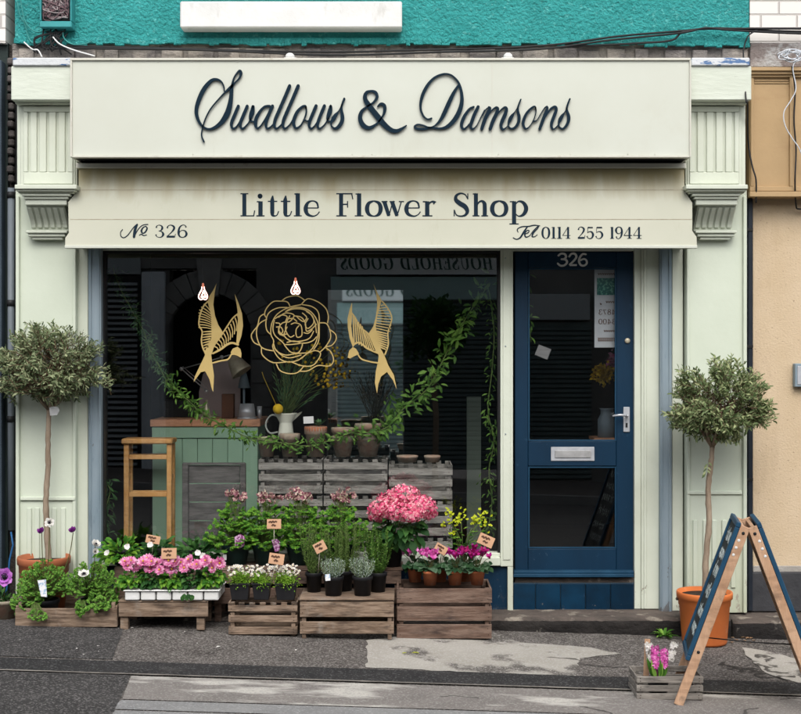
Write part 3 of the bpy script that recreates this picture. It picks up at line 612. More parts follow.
# ---------------------------------------------------------------- the two sign boards
YS = -.40
sg = thing('sign_board', 'large cream box sign with raised navy script lettering above the shop window', 'sign', (0, YS+.2, PZ(157, YS)))
b = MB(); b.pbox(72, 689.6, 60.3, 155.5, YS, YS+.02); b.build('face_panel', M['cream'], sg)
b = MB(); b.pbox(70, 691, 57.8, 60.2, YS-.012, YS+.36); b.pbox(70, 72, 60.3, 157, YS-.012, YS+.36); b.pbox(689.6, 691.3, 60.3, 157, YS-.012, YS+.36); b.pbox(72.1, 689.5, 155.6, 157.4, YS-.012, YS+.03)
b.build('trim_frame', M['cream_edge'], sg, bevel=.002)
b = MB(); b.box(PX(74,YS), PX(688,YS), YS+.031, YS+.19, PZ(156,YS), PZ(154,YS)); b.box(PX(76,YS), PX(686,YS), -.20, -.05, PZ(157,-.33)-.01, PZ(66,-.3)); b.build('shutter_box', M['black'], sg)
b = MB(); b.box(PX(492,YS)-.0015, PX(492,YS)+.0015, YS-.0012, YS+.001, PZ(155.4,YS), PZ(60.5,YS)); b.build('panel_joint', M['cream_edge'], sg)
rc = random.Random(8); b = MB()
for i in range(18): b.ball(P(rc.choice([rc.uniform(74,688)]), rc.choice([61.5, 61.8, 154]), YS-.002), .0028, 6, 4)
b.build('screw', M['cream_edge'], sg)
for px_ in (290, 508):
    b = MB(); b.ball(P(px_, 56.5, YS+.05), .028, 12, 6, .8); b.box(PX(px_-6,YS), PX(px_+6,YS), YS+.02, YS+.08, PZ(58,YS), PZ(56.5,YS)); b.build('mounting_boss', M['white'], sg)
ink = Ink(lambda x, y: P(x, y, YS-.006), (0,-1,0), .010)
def C_(ox, oy, s, pts): ink.stroke([(ox+x/s, oy+y/s, max(w_/s*1.0, 1.0)) for x, y, w_ in pts])
A = lambda p: C_(190, 65, 8.925, p); B = lambda p: C_(265, 65, 8.925, p); Cc = lambda p: C_(345, 65, 8.925, p); D = lambda p: C_(405, 65, 8.925, p); E = lambda p: C_(455, 75, 11.9, p); G = lambda p: C_(510, 75, 10.985, p)
A([(308,240,10),(302,190,12),(280,150,15),(240,130,20),(190,142,28),(130,210,36),(85,300,36),(58,400,32),(70,480,28),(110,545,20),(165,573,18),(220,560,26),(280,515,38),(325,450,48),(352,380,46),(366,300,36),(372,230,30),(380,170,20),(395,115,13),(425,68,14),(447,55,24),(456,78,24),(440,120,14),(402,160,12),(365,200,26),(315,245,14),(240,325,10),(180,400,10),(135,490,10),(112,570,10),(105,630,12),(125,685,15)])
A([(433,368,26),(398,450,28),(372,515,27),(373,552,22),(393,569,18),(425,540,12),(470,460,12),(500,400,16)])
A([(512,368,26),(478,450,28),(452,515,27),(453,552,22),(473,569,18),(515,530,12),(550,470,13),(567,420,18),(565,368,22),(552,400,22),(540,450,24),(538,490,18),(565,507,12),(595,490,12)])
A([(712,368,20),(670,372,18),(630,410,22),(595,470,30),(585,525,30),(600,565,18),(632,545,12),(680,470,12),(715,400,12)])
B([(68,368,28),(40,430,28),(15,495,28),(10,548,22),(30,568,16),(75,530,11),(110,470,9)])
for dx in (0, 76): B([(221+dx,188,29),(178+dx,290,29),(130+dx,400,29),(92+dx,490,28),(85+dx,545,22),(105+dx,568,16),(145+dx,535,11),(178+dx,480,9)])
B([(368,398,14),(362,368,16),(330,376,18),(285,425,26),(257,500,30),(262,545,24),(282,565,18),(320,540,13),(352,480,12),(370,420,14),(364,370,14)])
B([(352,490,12),(378,502,12),(400,488,10),(425,440,9)])
B([(457,365,27),(425,440,28),(398,510,27),(396,550,22),(414,569,16),(450,535,11),(500,450,11),(522,400,14)])
B([(531,365,27),(500,440,28),(474,510,27),(471,550,22),(490,569,16),(535,530,11),(575,460,13),(592,410,18),(588,365,20),(572,410,22),(560,460,24),(560,495,18),(585,505,12),(606,480,20)])
B([(708,303,20),(690,350,17),(682,395,22),(690,450,32),(688,500,34),(660,548,30),(625,568,20),(596,548,15),(592,515,18),(612,478,38),(632,448,30),(660,410,10),(690,350,10)])
ink.mb.build('raised_lettering', M['navy'], sg); ink = Ink(lambda x, y: P(x, y, YS-.006), (0,-1,0), .010)
Cc([(290,372,10),(320,348,22),(352,365,30),(353,415,26),(330,468,14),(280,528,18),(215,562,32),(160,535,42),(135,475,38),(150,415,28),(200,372,16),(255,335,18),(286,288,26),(272,246,26),(230,234,18),(188,252,28),(180,305,38),(220,370,46),(290,460,50),(350,532,48),(410,580,40),(460,590,34),(510,568,22),(548,541,8)])
ink.mb.build('raised_lettering', M['navy'], sg); ink = Ink(lambda x, y: P(x, y, YS-.006), (0,-1,0), .010)
D([(236,478,16),(200,485,14),(162,452,16),(138,380,20),(150,290,28),(190,200,28),(250,125,20),(320,88,17),(380,82,14),(430,105,15),(475,155,17),(498,220,24),(508,310,32),(490,400,40),(445,485,40),(385,545,32),(320,568,18),(240,562,16),(170,572,20),(110,570,20),(86,552,18),(112,533,14),(160,540,14),(215,560,16),(262,545,12),(310,500,24),(350,430,36),(400,320,36),(440,240,28),(478,180,16)])
D([(612,376,18),(575,395,20),(535,450,28),(508,510,30),(505,550,24),(525,573,18),(560,545,12),(605,480,10),(640,400,12)])
D([(652,375,28),(620,440,30),(594,510,30),(586,552,24),(604,573,16),(640,540,9),(680,460,9),(708,405,10)])
E([(400,385,22),(414,400,34),(392,450,42),(355,530,44),(318,640,40)]); E([(400,385,12),(360,420,12),(330,480,9)])
E([(384,500,12),(430,430,14),(485,388,22),(508,408,34),(488,470,42),(450,550,44),(418,640,40)])
E([(480,500,12),(540,425,16),(592,386,22),(612,410,34),(595,470,44),(560,550,42),(545,605,34),(568,650,24),(610,625,12),(640,590,10)])
G([(117,272,16),(92,335,18),(84,390,24),(98,460,34),(92,520,34),(62,570,28),(20,592,20),(-12,575,16),(-20,540,16),(0,490,40),(22,450,34),(50,410,10),(82,360,10)])
G([(285,392,12),(275,352,16),(240,360,20),(180,425,28),(145,510,32),(148,560,26),(172,592,18),(210,570,12),(255,500,10),(284,410,12),(276,352,14)])
G([(252,508,18),(290,502,11),(330,440,10),(372,372,10),(402,348,16),(408,375,28),(385,430,34),(355,510,36),(326,592,32)])
G([(390,460,10),(440,380,22),(490,350,24),(508,378,30),(488,440,36),(458,520,34),(455,570,26),(478,597,16),(520,560,12),(545,520,10)])
G([(656,265,18),(632,325,18),(622,385,24),(642,450,34),(640,510,34),(612,565,28),(575,592,20),(540,572,16),(533,540,18),(550,490,40),(572,450,34),(600,410,10),(625,360,10)])
ink.mb.build('raised_lettering', M['navy'], sg, bevel=0)

p1 = P(0,167.5,-.22); p2 = P(0,247,-.345); nB = Vector((0, -(p1.z-p2.z), -(p2.y-p1.y))).normalized()
CAM = Vector((0,-8,ZC))
def onb(px, py, off=0):
    Dv = P(px,py,0)-CAM; q0 = p1+nB*off; t = (q0-CAM).dot(nB)/Dv.dot(nB); return CAM+Dv*t
sb = thing('sign_board', 'tapering cream fascia board with flat navy print, stained along its top edge', 'sign', (0,-.3,PZ(247,-.345)))
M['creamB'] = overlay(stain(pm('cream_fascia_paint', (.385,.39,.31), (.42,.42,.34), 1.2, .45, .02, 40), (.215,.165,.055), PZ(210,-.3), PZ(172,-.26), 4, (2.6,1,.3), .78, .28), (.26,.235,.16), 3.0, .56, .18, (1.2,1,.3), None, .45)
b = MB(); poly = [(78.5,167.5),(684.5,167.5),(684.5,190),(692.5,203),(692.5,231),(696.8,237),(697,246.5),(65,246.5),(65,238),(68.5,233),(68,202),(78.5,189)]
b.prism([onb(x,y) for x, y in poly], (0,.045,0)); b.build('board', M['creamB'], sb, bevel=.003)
b = MB()
for y in (189.5, 219): b.prism([onb(70 if y > 200 else 79,y,.0008), onb(692 if y > 200 else 684,y,.0008), onb(692 if y > 200 else 684,y+.7,.0008), onb(70 if y > 200 else 79,y+.7,.0008)], (0,.002,0))
b.build('plank_joint', pm('joint_dirt', (.24,.21,.15), (.34,.31,.23), 20, .8), sb)
b = MB(); b.pbox(64.5, 697.3, 245.2, 248.2, -.357, -.31); b.build('lower_lip', M['cream'], sb, bevel=.002)
b = MB(); b.pbox(76, 686, 163, 168, -.24, -.10); b.build('head_beam', M['cream_edge'], sb, bevel=.002)
b = MB(); b.box(PX(72,-.3), PX(690,-.3), -.30, -.05, PZ(249,-.1)+.01, PZ(249,-.1)+.02); b.build('soffit', M['sage'], sb)
ink = Ink(lambda x, y: onb(x, y), nB, .0012)
for ch, a, c in (('L',240.2,255),('i',256.4,264.6),('t',267.8,279),('t',280.8,292),('l',293.8,301.8),('e',303.8,319.8),('F',336,353),('l',354.8,363.4),('o',365.5,382.2),
                 ('w',381.6,403.6),('e',404.4,420.8),('r',422.4,437),('S',453,470),('h',472.5,488),('o',490.6,507.8),('p',509.4,528)): glyph(ink, ch, a, c, 216.2, 22.8)
ink.mb.build('shop_name_print', M['navy_print'], sb); ink = Ink(lambda x, y: onb(x, y), nB, .0012)
for ch, a, c in (('3',155,164.6),('2',165.6,176),('6',177.3,187.8)): glyph(ink, ch, a, c, 237.4, 12.3)
GRP = ink; inkT = Ink(lambda x, y: onb(x, y), nB, .0012)
for ch, a, c in (('0',541.6,550),('1',551.2,556),('1',557,562),('4',562.3,570.8),('2',577,585.4),('5',586.3,594),('5',595,603.4),('1',610.2,614),('9',615,622.8),('4',623.6,632.2),('4',633,641.8)): glyph(inkT, ch, a, c, 238.6, 11.6)
def N_(p): ink.stroke([(110+x/8.9, 215+y/8.9, w_/8.9) for x, y, w_ in p])
N_([(112,130,7),(95,155,7),(98,188,8),(125,202,8),(160,178,8),(210,112,8),(243,85,14)]); N_([(243,85,14),(224,130,24),(214,195,22)]); N_([(214,195,9),(250,130,7),(290,92,7),(338,84,8)])
N_([(320,100,8),(296,112,12),(280,140,18),(292,163,12),(316,150,14),(330,118,14),(318,100,8)]); N_([(262,180,8),(280,172,10),(300,183,9),(325,178,8)])
def T_(p): inkT.stroke([(505+x/5.34, 215+y/5.34, w_/5.34) for x, y, w_ in p])
T_([(70,92,4),(66,76,5),(90,63,6),(125,61,6),(155,55,6),(186,58,4)]); T_([(120,62,7),(100,92,10),(82,120,8),(62,130,5),(44,122,5)])
T_([(106,102,4),(124,94,5),(128,84,5),(118,83,5),(106,98,8),(110,117,7),(130,112,4),(152,84,5),(178,60,6),(174,72,5),(152,95,8),(145,114,7),(158,116,4),(172,106,4)])
ink.mb.build('number_print', M['navy_print'], sb); inkT.mb.build('telephone_print', M['navy_print'], sb)

# ---------------------------------------------------------------- gold vinyl on the glass
YG = .0298
def vin(ox, oy, s): return Ink(lambda x, y: P(ox+x/s, oy+y/s, YG), (0,-1,0), .0012)
k = vin(185, 275, 5.714)
k.poly([(180,48),(170,100),(162,170),(172,235),(190,285),(216,326),(195,365),(165,410),(150,440),(150,458),(158,520),(166,575),(161,670),(150,640),(140,595),(115,550),(90,556),(65,590),(50,612),(56,580),(82,525),(104,480),(115,455),(112,440),(128,405),(150,365),(152,320),(150,290),(150,240),(142,200),(130,155),(140,120),(160,90)])
k.stroke([(132,150,8),(105,180,8),(86,230,8),(80,285,8),(98,322,8),(94,370,8),(100,410,8),(117,448,10)])
for i in range(10):
    t = i/9; a = (128-48*math.sin(min(t*2.2,1)*1.57), 150+t*150); e_ = (152+8*t, 205+t*105); k.stroke([(a[0],a[1],5.5),((a[0]+e_[0])/2,(a[1]+e_[1])/2-4,5),(e_[0],e_[1],4.5)])
for i in range(7):
    t = i/6; a = (97+t*8, 325+t*95); e_ = (152-t*18, 322+t*85); k.stroke([(a[0],a[1],4),(e_[0],e_[1],10)])
k.poly([(284,108),(306,160),(326,220),(332,290),(322,350),(303,404),(293,392),(296,350),(300,300),(303,250),(300,200),(292,150)])
k.stroke([(302,222,8),(272,248,8),(238,298,8),(204,350,8),(165,405,9),(148,450,12)])
k.stroke([(303,398,12),(270,388,12),(238,398,14),(205,424,12),(160,448,10)])
for i in range(11):
    t = i/10; a = (300-t*130, 228+t*180); e_ = (306-t*118, 330+t*96 if t > .3 else 300+t*180); k.stroke([(a[0],a[1],7),((a[0]+e_[0])/2+6,(a[1]+e_[1])/2,5.5),(e_[0],e_[1],6)])
k.poly([(300,410),(316,422),(323,448),(321,474),(302,462),(282,456),(264,458),(262,440),(274,420)])
k.stroke([(264,456,8),(245,482,9),(205,490,9),(160,502,9)])
sw1 = k.mb
k = vin(340, 280, 6.215)
k.poly([(208,25),(232,78),(258,125),(250,160),(232,225),(222,290),(236,350),(246,415),(275,465),(300,530),(335,590),(353,680),(330,625),(292,572),(255,600),(238,650),(230,706),(217,640),(222,570),(236,510),(240,470),(222,425),(198,375),(178,332),(206,290),(222,230),(232,150),(224,80)])
k.stroke([(262,132,8),(300,180,8),(321,230,8),(316,268,8),(298,330,8),(300,400,9),(280,462,10)])
for i in range(10):
    t = i/9; a = (256-28*min(t*2,1), 160+t*140); e_ = (284+34*math.sin(t*2.2), 150+t*170); k.stroke([(a[0],a[1],7),(e_[0],e_[1],4.5)])
for i in range(8):
    t = i/7; a = (232+t*14, 320+t*95); e_ = (297-t*6, 335+t*100); k.stroke([(a[0],a[1],12),(e_[0],e_[1],5)])
k.poly([(75,138),(60,180),(47,240),(49,300),(60,362),(80,418),(92,404),(76,345),(70,285),(76,215)])
k.stroke([(74,205,8),(98,240,9),(120,290,10),(158,318,8),(186,342,9)]); k.stroke([(82,402,12),(112,388,12),(142,402,12),(172,426,12),(242,456,12)])
for i in range(10):
    t = i/9; a = (82+t*100, 225+t*115 if t < .6 else 270+t*72); e_ = (88+t*140, 388+t*60); k.stroke([(a[0],a[1],9-3*t),(e_[0],e_[1],7)])
k.poly([(56,440),(80,416),(100,428),(118,456),(105,466),(88,474),(62,488),(48,482)])
k.stroke([(104,446,8),(130,488,9),(180,506,9),(238,516,10)])
sw2 = k.mb
sw1.build('swallow_decal', M['gold'], win); sw2.build('swallow_decal', M['gold'], win)
k = vin(245, 285, 7.14)
for q in ([(265,112),(300,88),(365,76),(400,90),(425,108)],[(405,135),(450,98),(520,120),(575,165),(595,220),(590,270)],[(320,148),(300,120),(250,115),(200,120),(155,165),(140,210),(155,235)],
 [(140,205),(105,230),(90,290),(60,330),(45,365),(65,410),(105,430)],[(155,245),(110,270),(85,310),(85,370),(110,435),(150,460),(205,470)],[(118,450),(125,500),(195,552),(290,550)],
 [(225,565),(250,610),(310,632),(375,625),(420,580)],[(330,548),(400,575),(470,578),(510,550),(540,490),(500,468),(440,490)],[(385,615),(450,612),(520,575),(600,578),(632,540),(615,480),(580,450)],
 [(530,270),(580,275),(605,320),(610,380),(575,440),(540,475)],[(608,320),(645,350),(650,390),(620,430),(580,440)],[(410,140),(480,155),(525,200),(530,300),(525,400),(490,460)],
 [(300,160),(230,165),(170,200),(150,260),(155,320),(180,350)],[(400,140),(330,155),(270,180),(220,220),(190,280),(185,350),(205,400),(200,450),(240,520),(300,548),(370,540),(430,500),(490,440),(520,360),(520,270),(480,200),(420,165),(350,160),(300,182)],
 [(290,190),(350,170),(420,175),(470,210),(500,270),(510,340)],[(210,250),(200,310),(215,360),(270,410),(290,440),(330,480),(385,480),(410,420),(370,420),(330,425),(290,425)],[(210,450),(260,500),(320,520),(400,500)],
 [(240,230),(290,200),(350,215),(320,260),(270,270),(240,310),(260,350),(300,350)],[(330,280),(360,270),(400,290),(405,360),(370,370),(365,320),(385,290)],[(440,190),(480,220),(490,270),(450,310),(430,280),(450,240)],
 [(300,300),(280,360),(330,400),(400,400),(460,380),(490,330)],[(320,220),(300,260),(290,320),(320,370),(350,360)],[(350,220),(400,230),(430,270),(440,330),(480,310),(510,280)],[(220,270),(250,280),(240,340),(280,365)],
 [(300,410),(350,400),(420,415),(480,400),(510,370)],[(215,240),(260,215),(300,225),(290,260)],[(410,200),(440,230),(420,260),(390,245),(370,225)],[(310,240),(345,240),(370,260)],[(225,300),(255,300),(270,330),(250,355)],[(420,340),(450,345),(480,320)],
 [(205,420),(225,470),(290,500),(360,490),(440,485)]): k.stroke([(x,y,7.5) for x, y in q])
k.mb.build('rose_decal', M['gold'], win)

# ================================================================ RIGHT NEIGHBOUR
rn = thing('neighbouring_shop', 'buff pebbledashed neighbour with tan fascia panel and white brick above', 'building', (PX(760,0), 0, 0))
M['pebble'] = pm('buff_pebbledash', (.53,.41,.27), (.58,.46,.32), 3, .9, .7, 80, c3=(.22,.16,.11), s3=60, lo3=.62, hi3=.70, bdist=.006)
overlay(M['pebble'], (.36,.26,.17), 1.5, .52, .16, (1.4,1,.6), None, .5)
M['tan'] = pm('tan_fascia_paint', (.43,.295,.155), (.38,.26,.135), 3, .55, .15, 30, c3=(.36,.23,.12), s3=6, lo3=.6, hi3=.8, st3=(.5,1,2))
m, t, bb = newmat('painted_brick'); M['wbrick'] = m
br = t.nodes.new('ShaderNodeTexBrick'); tc = t.nodes.new('ShaderNodeTexCoord'); mp = t.nodes.new('ShaderNodeMapping'); mp.inputs['Rotation'].default_value = (R(90), 0, 0)
t.links.new(tc.outputs['Object'], mp.inputs[0]); t.links.new(mp.outputs[0], br.inputs[0])
br.inputs['Color1'].default_value = (.74,.71,.67,1); br.inputs['Color2'].default_value = (.66,.63,.59,1); br.inputs['Mortar'].default_value = (.46,.43,.40,1)
br.inputs['Scale'].default_value = 1; br.inputs['Brick Width'].default_value = .225; br.inputs['Row Height'].default_value = .085; br.inputs['Mortar Size'].default_value = .006; br.inputs['Mortar Smooth'].default_value = .4
bp = t.nodes.new('ShaderNodeBump'); bp.inputs['Distance'].default_value = .006; bp.invert = True; t.links.new(br.outputs['Fac'], bp.inputs['Height']); t.links.new(bp.outputs[0], bb.inputs['Normal']); t.links.new(br.outputs[0], bb.inputs['Base Color']); bb.inputs['Roughness'].default_value = .7
xr = PX(749.4,-.02)
MB().box(xr+.003, 6.5, -.02, .3, PZ(43,-.02), 7.2).build('brick_wall', M['wbrick'], rn)
b = MB(); b.box(xr+.003, 6.5, -.03, .3, PZ(67,-.03), PZ(43.3,-.03)); b.build('mortar_band', pm('flaking_grey_render', (.40,.41,.41), (.30,.27,.25), 4, .85, .7, 30, st=(1,1,1.6), c3=(.20,.17,.16), s3=5, lo3=.52, hi3=.58, bdist=.02), rn, bevel=.004)
b = MB(); b.pbox(749.8, 1080, 67.3, 197, -.10, .3)
rb = b.build('fascia_panel', M['tan'], rn, bevel=.003)
b = MB()
for (y0, y1, Y) in ((67, 70.5, -.15), (70.8, 74, -.135), (74.3, 77, -.12), (186.5, 191, -.125), (191.3, 196.6, -.14)): b.pbox(750, 1080, y0, y1, Y, -.1005)
b.pbox(790, 793.5, 77.3, 186.2, -.12, -.1005); b.pbox(751, 754, 77.3, 186.2, -.112, -.1005); b.pbox(754.4, 789, 80, 81.2, -.106, -.1005); b.pbox(754.4, 789, 82.5, 83.5, -.106, -.1005)
b.build('moulding', M['tan'], rb, bevel=.002)
MB().box(PX(753,.0), 6.5, .0, .3, PZ(572,0), PZ(197.5,0)).build('pebbledash_wall', M['pebble'], rn)
b = MB(); b.pbox(746, 1080, 572.5, 612, -.03, .3); b.build('plinth', pm('black_plinth_paint', (.035,.036,.040), (.055,.055,.06), 6, .6, .4, 40, c3=(.16,.16,.16), s3=12, lo3=.66, hi3=.72), rn, bevel=.006)
b = MB(); b.pbox(753, 1080, 566, 572.2, -.012, .0); b.build('wall_skirt', pm('grey_skirt', (.30,.28,.25), (.38,.36,.33), 9, .9, .6, 50), rn, bevel=.003)
stp = rough_block(PX(731,-.27)+.012, 6.5, -.27, .03, -.12, .098, .005, 19, 120); sto = stp.build('stone_step', [M['stone'], M['stoneface']], rn)
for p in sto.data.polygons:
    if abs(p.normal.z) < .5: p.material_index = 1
t_ = thing('intercom', 'small grey metal box fixed on the buff pebbledash wall', 'box', (PX(797,-.05), -.05, PZ(387,-.05)))
b = MB(); b.pbox(795, 812, 363.5, 387, -.05, -.001); b.build('casing', M['galv'], t_, bevel=.004); b = MB(); b.pbox(797.5, 809.5, 366, 384.5, -.054, -.0505); b.build('cover', M['steel_light'], t_, bevel=.002)
t_ = thing('drainpipe', 'flat black downpipe between the right pilaster and the buff wall', 'pipe', (PX(749,-.03), -.03, .12))
b = MB(); b.pbox(745.6, 748, 198, 611, -.035, -.001); b.pbox(748.3, 752.8, 198, 611, -.05, -.001); b.build('pipe', pm('blue_black_paint', (.014,.018,.026), (.02,.025,.034), 8, .4, c3=(.35,.37,.4), s3=26, lo3=.74, hi3=.77), t_, bevel=.003)
b = MB()
for y in (228, 345, 478): b.pbox(745, 753.2, y, y+3, -.056, -.0505)
b.build('bracket', M['black'], t_, bevel=.001)
# ================================================================ LEFT NEIGHBOUR (a sliver)
ln = thing('neighbouring_shop', 'dark green and black shopfront edge at the far left of the cream shop', 'building', (PX(2,0), 0, 0))
MB().box(-6.5, PX(7,-.0), .02, .3, .1, PZ(43,.02)).build('shopfront', pm('dark_green_shopfront', (.012,.022,.02), (.02,.03,.028), 4, .5, .2, 30), ln)
MB().box(-6.5, PX(5.5,-.02), -.02, .3, PZ(43,-.02), 7.2).build('brick_wall', M['wbrick'], ln)
b = MB(); b.pbox(-300, 1.5, 60, 612, -.06, .019); b.build('corner_post', pm('slate_blue_paint', (.05,.07,.09), (.035,.05,.065), 5, .5), ln, bevel=.004)
b = MB(); b.box(PX(5.6,.02), PX(14.8,.02), .05, .3, .1, PZ(44,.02)); b.build('gap_wall', pm('dark_gap_brick', (.03,.028,.026), (.06,.05,.045), 7, .95, 1, 20, c3=(.14,.12,.10), s3=10, lo3=.62, hi3=.7, bdist=.03), ln)  # near-black brick colour filling the narrow gap
r5 = random.Random(3); b = MB()
for i in range(14): b.box(PX(7,.0)+r5.uniform(0,.01), PX(14,.0), r5.uniform(-.03,.0), .045, PZ(58+i*9+7,0), PZ(58+i*9,0))
b.build('broken_brick', pm('broken_brick', (.05,.045,.045), (.09,.08,.075), 12, .9, .8, 40, island=.4), ln, bevel=.008)
t_ = thing('drainpipe', 'round grey downpipe in the gap left of the left pilaster', 'pipe', (PX(10.5,-.03), -.03, .12))
b = MB(); b.tube([P(11,188,-.02), P(11,400,-.02), P(11,530,-.02)], .021, 12); b.build('pipe', pm('grey_pipe', (.10,.12,.14), (.15,.17,.19), 9, .5, .2, 40, st=(1,1,.2)), t_)
b = MB()
for y in (192, 300, 416): b.tube([P(11,y,-.02), P(11,y+6,-.02)], .026, 12)
b.build('collar', M['black'], t_)
t_ = MB(); t_.tube([P(11,532,-.06), P(13,545,-.07), P(9.5,560,-.07), P(8,580,-.08), P(5,600,-.1)], .006, 6); tag(t_.build('hose', pm('blue_hose', (.02,.10,.25), None, rough=.5)), 'thin blue hose hanging below the grey downpipe', 'hose')

# ================================================================ CABLES AND JUNCTION BOX
def cable(name, label, pts, r=.006, mat=None, cat='cable', n=6, extra=None):
    b = MB(); 
    def cr(pts): return [Vector(p) for p in crom([tuple(p) for p in pts], 6)]
    b.tube(cr(pts), r, n)
    for e in (extra or []): b.tube(cr(e), r, n)
    return tag(b.build(name, mat or M['black']), label, cat)
cable('cable', 'long black cable bundle sagging along the foot of the teal wall', [P(60,46,-.07),P(150,48,-.07),P(260,51,-.07),P(340,52,-.06),P(420,50,-.06),P(500,48,-.07),P(560,44,-.07),P(620,36,-.07),P(680,31,-.07),P(715,28,-.07),P(750,30,-.08),P(801,31.5,-.08),P(900,33,-.08)], .0065,
      extra=[[P(60,48,-.09),P(200,50,-.09),P(330,55,-.08),P(440,52,-.08),P(540,49,-.09),P(610,40,-.09),P(680,33,-.09),P(705,28,-.09),P(730,30,-.09),P(801,33.5,-.1),P(900,35,-.1)],
             [P(560,47,-.08),P(640,43,-.08),P(672,40,-.08),P(690,30,-.085),P(760,28.5,-.09),P(850,29,-.09)]])
cable('cable', 'thin black cable dropping from the bundle at the corner of teal wall and white brick', [P(757,30,-.09),P(748,36,-.1),P(744,48,-.1),P(743.5,57,-.15),P(746,100,-.35),P(747.5,103,-.3),P(748,140,-.13),P(752,165,-.14),P(756,180,-.15),P(756,203,-.12)], .005)
cable('cable', 'black cable clipped down the tan fascia panel', [P(792,66,-.17),P(795,90,-.14),P(794,120,-.14),P(796,150,-.14),P(795,180,-.16),P(796,205,-.06),P(799,209,-.05),P(810,208,-.05)], .005)
coil = []
rc = random.Random(5)
for i in range(60):
    a = i*.75; rr = 15*(.65+.35*math.sin(i*.9)); coil.append(P(792+rr*math.cos(a), 55.5+6.5*math.sin(a)*(.7+.3*math.cos(i)), -.17+.01*math.sin(i*2)))
cable('cable_coil', 'loose coil of pale grey wire above the tan fascia panel', coil+[P(793,66,-.17),P(796,88,-.17),P(791,100,-.17),P(784,112,-.17),P(785,125,-.17),P(792,138,-.17),P(800,150,-.17),P(806,170,-.16)], .0035, pm('pale_wire', (.55,.58,.62), None, rough=.4), 'wire')
jb = thing('junction_box', 'open grey box stuffed with tangled wires on the teal wall', 'box', (PX(55,-.1), -.1, PZ(27,-.1)))
b = MB(); b.pbox(40, 71, -20, 21, -.08, -.021); b.build('back_box', M['black'], jb, bevel=.003)
b = MB(); b.pbox(39.5, 71.5, 21, 27, -.12, -.021); b.pbox(39.5, 41, -20, 21, -.11, -.021); b.pbox(70, 71.5, -20, 21, -.11, -.021); b.build('casing', pm('teal_plastic', (.04,.25,.26), (.05,.30,.31), 9, .5), jb, bevel=.004)
for i, (cc, nm) in enumerate((((.16,.10,.11),'wire_bundle'),((.35,.30,.30),'wire_bundle'),((.06,.05,.06),'wire_bundle'))):
    b = MB()
    for j in range(16):
        pts = [P(rc.uniform(42,69), rc.uniform(-16,19), -.085-rc.uniform(0,.02)) for _ in range(4)]; b.tube([Vector(p) for p in crom([tuple(p) for p in pts], 5)], .003, 5)
    b.build(nm, pm('wire_%d' % i, cc, None, rough=.5), jb)
for i, (pts, lb, mt) in enumerate((
    ([P(16,-4,-.05),P(20,15,-.05),P(25,24,-.05),P(28,36,-.05),P(33,43,-.06),P(42,41,-.06),P(48,34,-.06),P(55,28,-.08)], 'teal painted wire looping at the left corner of the teal wall', 'tealwire'),
    ([P(20,-4,-.06),P(24,18,-.06),P(30,28,-.06),P(38,32,-.06),P(50,29,-.08)], 'teal painted wire running down to the junction box from the left', 'tealwire'),
    ([P(63,30,-.07),P(64,38,-.08),P(72,44,-.08),P(84,44,-.07),P(92,41,-.06)], 'teal wire hanging in a short loop under the junction box', 'tealwire'),
    ([P(53,37,-.09),P(60,44,-.1),P(74,50,-.1),P(95,56,-.12)], 'white wire slanting from the junction box down to the sign top', 'white'),
    ([P(24,42,-.07),P(32,49,-.08),P(38,50,-.08),P(42,57,-.09)], 'white wire end below the teal loops over the mortar', 'white'))):
    if mt == 'tealwire' and mt not in M: M[mt] = pm('teal_painted_wire', (.05,.28,.26), (.03,.18,.17), 20, .6)
    cable('wire', lb, pts, .0045, M[mt], 'wire')
b = MB()
for j in range(14):
    pts = [P(46+rc.uniform(-4,22), 30+rc.uniform(-2,4), -.07), P(42+rc.uniform(-8,22), 42+rc.uniform(-5,5), -.08), P(48+rc.uniform(-14,26), 52+rc.uniform(-4,4), -.07)]; b.tube([Vector(p) for p in crom([tuple(p) for p in pts], 5)], .005, 5)
tag(b.build('wire_tangle', M['black']), 'black knot of wires spilling below the junction box', 'wire')
M['rust'] = pm('rusty_nail', (.05,.025,.015), (.02,.012,.01), 30, .8)
# ================================================================ ACROSS THE ROAD (seen in the window glass and in the mirror)
YO = -12.0
def VX(px): return (px-400.5)/64
def VZ(py): return ZC-(py-357)/64
op = thing('terraced_building', 'stone terrace across the road, reflected in the shop window', 'building', (0, YO, 0))
M['ostone'] = pm('grey_ashlar', (.20,.195,.185), (.13,.13,.125), 1.5, .9, .5, 12)
def ob(b, px0, px1, py0, py1, dep, back=0.0): b.box(VX(px0), VX(px1), YO+dep, YO+back-.01, VZ(py1), VZ(py0)); return b
b = MB(); b.box(-14, VX(102), YO-.4, YO, -.6, 5.2); b.box(VX(256), 14, YO-.4, YO, VZ(300), 5.2); b.box(VX(520), 14, YO-.4, YO, -.6, VZ(300)-.002); b.box(VX(102), VX(256), YO-.4, YO, VZ(268), 5.2)
b.box(VX(250), VX(330), YO-.4, YO, -.6, VZ(300)-.002); b.box(VX(102), VX(168), YO-.4, YO-.06, -.6, VZ(268)-.002)
b.build('stone_wall', M['ostone'], op)
